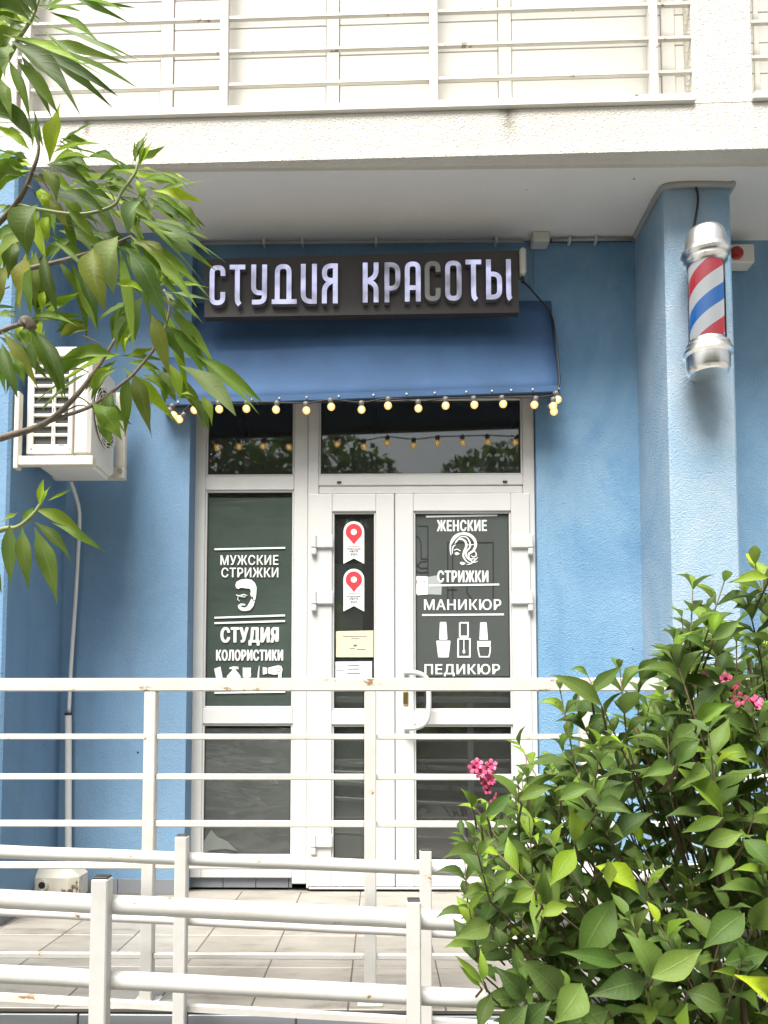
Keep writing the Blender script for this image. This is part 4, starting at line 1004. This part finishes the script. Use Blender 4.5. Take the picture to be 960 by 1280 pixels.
for a_ in (-.24, -.12, 0, .12, .24):
    for vv, (pf, tw, fo) in enumerate(((lance, .5, .22), (lance2, -.7, .3), (lance, -.9, .4), (lance2, .9, .15))):
        me = leaf_mesh('leaf', pf, a_, droop=(.05,.1,.16,.02)[vv], fold=fo, wave=(.03,.06,.04,.08)[vv], n=10, twist=tw); me.materials.append(M['leaf']); TREE_L[(a_, vv)] = me
def orient(base, tip, width, nrm):
    x = tip-base; L = x.length; x.normalize(); z = (nrm - x*nrm.dot(x)).normalized(); y = z.cross(x)
    return Matrix.Translation(base) @ Matrix((x, y, z)).transposed().to_4x4() @ Matrix.Diagonal((L, width, min(L, width*2.2), 1))
COL = {'d': (.065,.115,.022), 'm': (.12,.2,.02), 'l': (.25,.38,.012), 'y': (.15,.17,.026), 's': (.16,.235,.075)}
rng = random.Random(11)
TL = Vector((-1.02, 1.42, GZ))
tree = thing('leafy_tree', 'tree with long drooping lance shaped green leaves reaching in from the left', 'tree', TL)
def put_leaf(me, base, tip, width, nrm, col, root, name='leaf', jit=.12):
    o = bpy.data.objects.new(name, me); C.objects.link(o); o.parent = root
    o.matrix_local = Matrix.Translation(-root.location) @ orient(base, tip, width, nrm)
    j = 1 + rng.uniform(-jit, jit); o.color = (col[0]*j*(1+rng.uniform(-.1,.1)), col[1]*j, col[2]*j*(1+rng.uniform(-.15,.15)), 1); return o
TREE = """
52 10 103 15 9 s;80 -2 160 16 10 l;62 15 138 68 15 l;55 29 158 74 11 s;27 42 142 136 15 d;14 52 102 147 32 d;22 78 73 143 18 m;45 20 -14 2 22 d;33 30 -12 17 15 d;
30 36 -14 42 20 d;12 54 6 101 28 s;-2 95 15 152 17 m;62 203 77 126 25 l;41 176 -6 140 24 d;38 188 -4 159 13 l;37 200 -8 187 17 m;35 203 -8 200 12 l;35 213 -10 206 15 m;
30 222 -10 229 17 m;47 180 45 143 6 m;50 178 49 152 5 m;75 173 112 179 10 m;66 191 127 180 10 l;68 201 113 199 15 l;84 200 116 216 15 d;110 197 156 214 18 m;58 212 71 255 21 s;
58 206 114 233 14 d;40 221 66 236 13 y;50 240 75 271 18 l;72 240 131 266 19 d;48 256 35 320 35 d;0 266 27 262 11 m;172 211 195 172 11 l;170 205 168 176 5 m;173 204 184 175 5 m;
181 222 141 213 15 l;170 213 201 217 9 m;198 215 241 241 10 m;178 225 224 233 11 m;190 238 256 254 12 l;188 244 247 286 15 s;222 248 253 289 9 m;177 251 160 294 20 s;190 255 225 273 15 d;
172 273 283 329 17 d;183 280 259 331 18 s;180 234 178 251 13 l;187 250 190 273 9 s;150 228 128 227 13 m;130 227 167 236 14 m;162 294 246 384 19 m;178 300 247 385 14 m;166 303 206 353 28 y;
158 309 212 416 31 d;148 295 142 367 33 s;116 311 131 391 31 y;200 351 219 334 11 l;197 356 211 328 9 l;205 350 237 344 7 l;214 356 262 360 8 l;203 364 264 375 6 s;205 366 219 377 6 s;
182 366 145 355 10 l;207 377 237 388 12 d;211 388 272 464 18 m;178 371 169 426 20 s;163 391 145 433 25 s;165 378 122 403 17 s;190 394 213 471 24 y;197 400 231 456 21 d;214 409 256 477 24 m;
219 409 230 423 9 s;243 443 329 504 15 m;225 457 295 520 26 s;252 494 265 534 14 m;212 455 226 501 16 l;196 463 218 501 24 s;165 464 190 548 25 y;178 468 206 493 14 m;157 447 193 435 9 l;
160 453 201 463 10 m;156 435 166 417 7 l;225 493 244 496 7 l;32 317 25 402 34 y;45 314 45 386 20 y;30 294 -2 326 26 m;60 270 58 301 12 l;55 317 72 394 16 d;68 302 110 344 10 m;98 336 122 413 21 d;
72 325 104 379 11 m;66 280 137 301 24 d;55 364 52 391 10 l;56 389 99 366 11 l;-6 396 21 389 9 s;42 395 99 409 13 m;112 412 75 421 14 y;2 414 50 491 18 y;3 430 22 498 18 d;18 445 31 483 14 m;
50 402 52 426 14 l;44 414 82 500 20 d;147 445 73 451 19 m;112 465 52 511 12 s;115 503 153 551 28 m;125 520 141 562 22 m;140 458 111 486 11 l;145 462 115 491 11 m;140 490 142 532 16 d;30 408 35 432 16 m;
35 430 44 463 13 d;50 632 54 599 9 l;53 628 64 607 8 l;60 626 91 611 4 l;45 637 104 666 17 m;66 654 133 691 11 m;43 652 91 706 17 d;43 659 72 757 25 d;12 656 14 731 20 d;28 659 36 738 20 d;
42 634 26 664 13 m;22 641 -3 657 9 m;58 700 65 741 8 d;-4 690 2 742 8 d;90 225 140 250 14 m;100 240 155 280 17 s;110 255 150 300 16 d;85 262 120 300 15 m;120 236 168 250 11 l;60 246 88 290 15 y;
118 290 170 312 16 d;20 300 10 350 24 d;8 330 -4 392 22 y;88 300 60 330 10 m;150 250 198 280 12 m;140 268 178 300 14 y;40 22 -25 4 30 d;38 26 -25 26 30 d;36 32 -16 62 26 m;46 15 18 -34 26 d;52 8 78 -26 20 m;30 40 -6 78 22 m;44 12 -8 -14 26 d
"""
for ent in TREE.replace('\n', '').split(';'):
    if not ent.strip(): continue
    a_ = ent.split(); bx, by, tx, ty, wd = map(float, a_[:5]); cc = a_[5]
    Y = 1.25 + rng.uniform(-.07, .07) - (.13 if wd >= 28 else 0)
    L = math.hypot(tx-bx, ty-by)
    base = at(bx, by, Y); tip = at(tx, ty, Y + rng.uniform(-.5, .3)*L*.25*Y/F)
    dx = (tx-bx)/max(L, 1)
    hor = abs(dx)
    want = (.24 if L > 62 and hor > .35 else .12 if hor > .25 else 0) * (1 if dx > 0 else -1)
    if ty < by: want = 0
    nrm = Vector((rng.uniform(-.3,.3), -1, .3 + rng.uniform(-.2,.35)))
    if cc == 's': nrm = Vector((rng.uniform(-.2,.2), -.7, .7))
    put_leaf(TREE_L[(want, rng.randint(0, 3))], base, tip, wd*Y/F*.95, nrm, COL[cc], tree)
    for rep_ in range(2 if by < 520 and rng.random() < .85 else 0):      # a second layer of the same shoots, farther back
        Y2 = Y + rng.uniform(.06, .2); q = math.radians(rng.uniform(-28, 28)); k = rng.uniform(.9, 1.2)
        ex, ey = (tx-bx)*k, (ty-by)*k; ex, ey = ex*math.cos(q)-ey*math.sin(q), ex*math.sin(q)+ey*math.cos(q)
        b2_ = at(bx+rng.uniform(-12, 8), by+rng.uniform(-10, 10), Y2); t2_ = at(bx+ex-4, by+ey, Y2+rng.uniform(-.03, .03))
        put_leaf(TREE_L[(want, rng.randint(0, 3))], b2_, t2_, min(wd, 20)*Y2/F*.78, nrm+Vector((rng.uniform(-.3,.3), 0, rng.uniform(-.2,.4))), COL[rng.choice('dmmml')], tree)
def limb(pts, rpx, mat, parent, name='branch', n=7):
    """pts: (px, py, Y) or Vector"""
    P = bez([p if isinstance(p, Vector) else at(*p) for p in pts], 6); m = len(P)
    r0, r1 = rpx[0]*1.25/F, rpx[1]*1.25/F
    return obj(name, MB().tube(P, [r0+(r1-r0)*i/(m-1) for i in range(m)], n), mat, parent, smooth=True)
tp = [TL + Vector((0,0,-.05)), TL + Vector((.03,-.02,.6)), TL + Vector((-.03,0,1.3)), TL + Vector((.04,-.03,2.0)), TL + Vector((.0,-.05,2.8))]
P = bez(tp, 6); obj('trunk', MB().tube(P, [.05-.028*i/(len(P)-1) for i in range(len(P))], 12), M['bark'], tree, smooth=True)
tk = lambda z: Vector((TL.x+.01, TL.y-.02, z))
limb([tk(1.0), (-80,575,1.3), (0,548,1.27), (55,530,1.25), (95,495,1.24), (125,455,1.24), (144,424,1.24)], (6, 1.8), M['bark'], tree)
limb([(20,543,1.265), (75,522,1.25), (115,507,1.24), (155,478,1.24), (172,462,1.24), (200,425,1.24), (212,385,1.24), (205,362,1.24)], (2.6, 1.4), M['bark'], tree)
limb([tk(1.35), (-60,345,1.3), (0,340,1.27), (40,335,1.25), (85,324,1.25), (130,310,1.24), (165,295,1.24)], (5, 1.4), M['bark'], tree)
limb([tk(1.5), (-40,320,1.3), (20,255,1.26), (40,215,1.25), (48,190,1.25), (48,170,1.25)], (4.5, 1.3), M['redtwig'], tree)
limb([(20,255,1.262), (50,262,1.25), (100,268,1.24), (140,258,1.24), (152,240,1.24), (168,218,1.24), (172,205,1.24)], (2.4, 1.8), M['twig'], tree)
limb([tk(1.2), (-50,440,1.3), (0,415,1.27), (25,406,1.26), (42,405,1.26)], (5, 2), M['bark'], tree)
limb([tk(.85), (-60,690,1.3), (0,663,1.27), (22,659,1.26), (40,645,1.25), (52,628,1.25)], (4.5, 2), M['twig'], tree)
limb([tk(1.7), (-60,140,1.3), (0,85,1.27), (25,45,1.25), (40,22,1.25), (50,-5,1.25)], (5, 1.6), M['twig'], tree)
limb([(28,408,1.26), (31,402,1.258), (36,403,1.258), (40,411,1.26)], (7, 7), M['bark'], tree, 'knot')
for (a_, b_) in (((95,495),(118,512)), ((85,512),(110,508)), ((88,462),(110,465)), ((104,420),(135,440)), ((40,215),(62,238)), ((35,232),(45,245)), ((12,358),(-10,376)), ((75,176),(88,192)), ((132,230),(148,262))):
    limb([(*a_, 1.25), ((a_[0]+b_[0])/2, (a_[1]+b_[1])/2-3, 1.245), (*b_, 1.25)], (1.0, .7), M['redtwig'], tree, 'twig', 5)

# ---- flowering bush, lower right
BL = Vector((.92, 1.5, GZ))
bush = thing('flowering_shrub', 'dense green leafy shrub with small pink flowers at lower right in front of railings', 'shrub', BL)
BUSH_L = []
for q in range(6):
    me = leaf_mesh('leaf', ovate, (-.05, .05, 0, .03, -.03, 0)[q], droop=(.1,.16,.06,.12,-.03,.2)[q], fold=(.3,.45,.2,.35,.3,.5)[q], wave=.03, n=7); me.materials.append(M['bushleaf']); BUSH_L.append(me)
BC = {'d': (.058,.104,.025), 'm': (.092,.16,.03), 'l': (.15,.25,.028), 'v': (.23,.35,.015)}
OUT = [(562,1062),(572,1035),(598,1002),(625,1000),(642,1010),(650,960),(646,925),(660,905),(690,915),(702,880),(722,862),(770,852),(800,842),(835,828),(836,800),(868,775),(905,768),(935,728),(965,700),(1130,640),(1130,1420),(600,1420),(596,1290),(632,1270),(600,1215),(645,1195),(640,1160),(582,1168),(572,1142),(606,1110)]
def inside(x, y):
    c_ = False; n = len(OUT)
    for i in range(n):
        (x1, y1), (x2, y2) = OUT[i], OUT[(i+1) % n]
        if (y1 > y) != (y2 > y) and x < (x2-x1)*(y-y1)/(y2-y1)+x1: c_ = not c_
    return c_
cand = []; stems = MB(); rb = random.Random(21)
ctr = Vector((.8, 1.5, .2)); tries = 0; pts_used = [(866,738,1.3),(884,762,1.32),(852,772,1.3),(905,728,1.33),(944,706,1.3),(932,742,1.34),(842,800,1.3),(700,862,1.3),(735,845,1.32),(775,838,1.3)]
while len(pts_used) < 390 and tries < 20000:
    tries += 1
    px, py = rb.uniform(560, 1110), rb.uniform(690, 1400); Y = rb.triangular(1.12, 1.9, 1.3)
    if not inside(px, py): continue
    if any((px-a)**2+(py-b)**2 < (16 if px < 980 else 34)**2*(1) and abs(Y-c_) < .1 for a, b, c_ in pts_used): continue
    pts_used.append((px, py, Y))
for (px, py, Y) in pts_used:
    tip = at(px, py, Y); d = (tip-ctr); d = (d.normalized()*.8 + Vector((rb.uniform(-.5,.5), rb.uniform(-.7,.25), .75+rb.uniform(-.3,.4)))).normalized()
    L = rb.uniform(.10, .17); base = tip - d*L
    stems.tube([base - d*.05 + (ctr-base)*.10, base, tip], [.002,.0017,.001], 5)
    side = d.cross(Vector((rb.uniform(-1,1), rb.uniform(-1,1), rb.uniform(-1,1)))).normalized(); oth = d.cross(side)
    nodes = rb.randint(3, 4); young = rb.random() < .22
    for k in range(nodes+1):
        f = (k+.5)/(nodes+.5); p = base + d*L*f
        s = side if k % 2 else oth
        for sg_ in (1, -1):
            if rb.random() < .06: continue
            ld = (s*sg_ + d*(.35+.5*f) + Vector((0,0,rb.uniform(-.35,.15)))).normalized()
            LL = rb.uniform(.045, .09)*(1-.45*max(0, f-.55)/.45); wd = LL*rb.uniform(.33, .44)
            nr = (d + Vector((0,-.45,.5)) + Vector((rb.uniform(-.3,.3),)*3)).normalized()
            cc = 'v' if (young and f > .8) else 'l' if (f > .7 and rb.random() < .35) else 'm' if rb.random() < .55 else 'd'
            cand.append((p, p+ld*LL, wd, nr, cc, rb.randrange(6)))
# the largest leaves nearest the camera, placed one by one
BIG = """
767 1125 722 1204 40 m;815 1222 778 1165 34 m;815 1222 878 1186 34 m;808 1226 736 1246 34 d;745 1083 800 1119 26 v;718 1052 710 1008 22 l;718 1062 688 1107 26 v;903 1022 852 1041 17 l;846 960 903 1021 24 l;
962 1252 917 1218 34 v;930 1142 879 1186 34 m;727 1230 692 1280 38 m;700 1245 646 1198 36 d;656 1247 617 1207 26 d;613 1244 597 1290 20 d;604 1230 568 1193 10 l;600 1233 574 1207 9 l;604 1226 600 1185 12 l;
612 1156 565 1174 26 d;620 1160 628 1188 18 d;752 882 688 843 22 m;738 866 778 831 18 m;800 850 822 822 24 d;960 722 914 729 16 l;778 1205 700 1190 22 m;676 1130 680 1078 20 m;
655 1285 690 1250 30 d;625 1290 660 1255 30 d;676 1128 658 1118 14 l;676 1145 710 1132 18 l;668 1112 640 1128 18 l;760 1075 762 1110 18 l;880 1055 930 1040 24 m;905 1062 885 1100 22 m;930 1050 962 1085 26 m;
842 958 802 972 22 m;846 955 875 925 22 m;840 930 880 905 26 m;870 905 915 880 22 l;905 895 950 920 26 m;858 1240 905 1262 34 d;760 1262 700 1290 34 d;905 1205 962 1190 30 m;940 1160 975 1110 30 m;
700 1000 740 985 20 m;745 1010 792 1018 22 d;650 1000 690 985 18 m;600 1030 625 1015 14 l;590 1010 575 985 14 m;608 1020 640 990 16 m;900 940 938 958 24 l;880 960 850 985 20 m;890 800 925 775 18 m;880 810 850 795 14 m
"""
for ent in BIG.replace('\n', '').split(';'):
    if not ent.strip(): continue
    a_ = ent.split(); bx, by, tx, ty, wd = map(float, a_[:5]); Y = 1.12 + rb.uniform(-.05, .05) + (.12 if by < 950 else 0)
    base, tip = at(bx, by, Y), at(tx, ty, Y-rb.uniform(-.01, .03))
    o = put_leaf(BUSH_L[rb.randrange(6)], base, tip, wd*Y/F*1.05, Vector((rb.uniform(-.3,.3), -1, .5)), BC[a_[5]], bush)
    stems.tube([base + Vector((rb.uniform(.0,.03), .07, -.04)), base + Vector((.004,.01,-.008)), base], [.002,.0017,.0013], 5)
rng = random.Random(31)
n_big = len([1 for e in BIG.split(';') if e.strip()])
# nearest leaves as single parts, the rest joined
def shown(c_):
    return c_[0].y - .25*0
cand.sort(key=lambda c_: c_[0].y)
vis = [c_ for c_ in cand if True]
n_ind = 298 - n_big; near = cand[:n_ind]; rest = cand[n_ind:]
for (b_, t_2, wd, nr, cc, q) in near: put_leaf(BUSH_L[q], b_, t_2, wd, nr, BC[cc], bush, jit=.2)
groups = {}
for c_ in rest: groups.setdefault(c_[4], []).append(c_)
def joined(name, items, meshes, mat, root, col):
    vs = []; fs = []; uvs = []
    for (b_, t_2, wd, nr, cc, q) in items:
        me = meshes[q]; Mx = orient(b_, t_2, wd, nr); o0 = len(vs)
        vs += [tuple((Mx @ v.co) - root.location) for v in me.vertices]
        ud = me.uv_layers['uv'].data
        for p in me.polygons:
            fs.append(tuple(i+o0 for i in p.vertices)); uvs += [tuple(ud[l].uv) for l in p.loop_indices]
    me = bpy.data.meshes.new(name); me.from_pydata(vs, [], fs); ul = me.uv_layers.new(name='uv')
    for i, u in enumerate(uvs): ul.data[i].uv = u
    for p in me.polygons: p.use_smooth = True
    me.materials.append(mat); o = bpy.data.objects.new(name, me); C.objects.link(o); o.parent = root; o.color = (*col, 1); o['kind'] = 'stuff'; return o
for cc, items in groups.items(): joined('foliage', items, BUSH_L, M['bushleaf'], bush, BC[cc])
obj('twigs', stems, M['redtwig'], bush, smooth=True, kind='stuff')
for k in range(9):
    rb2 = random.Random(k); px, py = [(640,990),(625,1160),(700,1000),(790,900),(850,860),(930,800),(760,1150),(860,1120),(960,1000)][k]; Y = rb2.uniform(1.3, 1.6)
    e = at(px, py, Y); s0_ = BL + Vector((rb2.uniform(-.12,.12), rb2.uniform(-.1,.1), 0))
    P = bez([s0_, s0_*.6+e*.4+Vector((0,0,.08)), e*.8+s0_*.2+Vector((0,0,.06)), e], 5); obj('stem', MB().tube(P, [.010-.0075*i/(len(P)-1) for i in range(len(P))], 7), M['redtwig'], bush, smooth=True)
# flowers: five petalled trumpets in small bunches, and closed buds
def trumpet(o, d, L, r):
    d = d.normalized(); a = d.cross(Vector((.3,.2,1))).normalized(); b = d.cross(a); mb = MB()
    mb.tube([o, o+d*L*.45, o+d*L*.75], [r*.16, r*.26, r*.42], 7, False)
    c_ = o+d*L*.75
    for k in range(5):
        th = 2*math.pi*k/5; u = a*math.cos(th)+b*math.sin(th); v = d.cross(u)
        mb.add([c_+u*r*.3-v*r*.18, c_+u*r*.3+v*r*.18, c_+u*r*.75+v*r*.38+d*L*.16, c_+u*r*1.1+d*L*.1, c_+u*r*.75-v*r*.38+d*L*.16], [(0,1,2,4),(4,2,3)])
    return mb
rf_ = random.Random(3)
def bunch(px, py, Y, n, sp, size, buds=0):
    ctr_ = at(px, py, Y)
    for k in range(n):
        o = ctr_ + Vector((rf_.uniform(-sp,sp), rf_.uniform(-sp,sp)*.5, rf_.uniform(-sp,sp)))
        d = Vector((rf_.uniform(-.8,.8), -1, rf_.uniform(-.2,.8))); obj('flower', trumpet(o, d, size*1.3, size), M['pink'], bush, smooth=True)
    for k in range(buds):
        o = ctr_ + Vector((rf_.uniform(-sp,sp), rf_.uniform(-sp,sp)*.5, rf_.uniform(-sp,sp)*1.3))
        obj('bud', MB().tube([o, o+Vector((.001,-.002,.007)), o+Vector((.002,-.003,.014))], [.001,.0028,.0008], 7), M['bud'], bush, smooth=True)
bunch(603, 966, 1.3, 8, .014, .0105, 3); bunch(604, 984, 1.3, 4, .010, .0095, 2); bunch(617, 1001, 1.3, 1, .003, .009, 1)
bunch(848, 815, 1.35, 0, .014, .01, 7); bunch(866, 848, 1.35, 3, .010, .0125, 1); bunch(911, 855, 1.32, 2, .006, .011, 3); bunch(933, 879, 1.3, 4, .012, .0125); bunch(912, 870, 1.32, 0, .008, .01, 4)

# ------------------------------------------------------------------ what stands across the yard (seen mirrored in the glass)
wd_ = MB(); rt = random.Random(77)
for (cx_, cy_, cz_, rx, rz, n) in ((-6,-8,4.2,2.8,3.0,1300), (-3.4,-7.6,4.3,1.6,3.0,1500), (-1.5,-9,4.4,2.6,2.9,2600), (3,-8.5,4.2,2.6,2.6,2600), (7.5,-8,3.6,2.8,3.2,1300), (-10.5,-8.5,3.7,2.8,3.2,1300), (0,-8.0,.2,12,1.3,3000)):
    for k in range(int(n*2.6)):
        while True:
            v = Vector((rt.uniform(-1,1), rt.uniform(-1,1), rt.uniform(-1,1)))
            if .25 < v.length < 1: break
        p = Vector((cx_+v.x*rx, cy_+v.y*2.0, max(GZ+.05, cz_+v.z*rz))); a = Vector((rt.uniform(-1,1), rt.uniform(-1,1), rt.uniform(-1,1))).normalized()*rt.uniform(.08,.17); b = a.cross(Vector((rt.uniform(-1,1), rt.uniform(-1,1), rt.uniform(-1,1)))).normalized()*.07
        wd_.add([p-a, p+b, p+a, p-b], [(0,1,2,3)])
far = obj('far_trees', wd_, M['bushleaf'], kind='stuff'); far.color = (.03,.05,.022,1)
far.data.uv_layers.new(name='uv')

ob = thing('apartment_building', 'plain grey apartment block across the yard, only seen mirrored in the glass', 'building', (0, -16, GZ))
obj('wall', MB().box(-16, 16, -24, -16, GZ, 6.0), M['concrete'], ob)
obj('roof', MB().box(-16.2, 16.2, -24.2, -15.8, 6.001, 6.3), M['siding'], ob)
for r in range(2):
    for k in range(10): obj('window', MB().box(-14.2+k*3, -12.6+k*3, -16.02, -15.98, 1.0+r*2.9, 2.5+r*2.9), M['dark'], ob)
    obj('balcony', MB().box(-12, 12, -16.9, -16.03, .2+r*2.9+2.2, .2+r*2.9+3.0), M['siding'], ob)
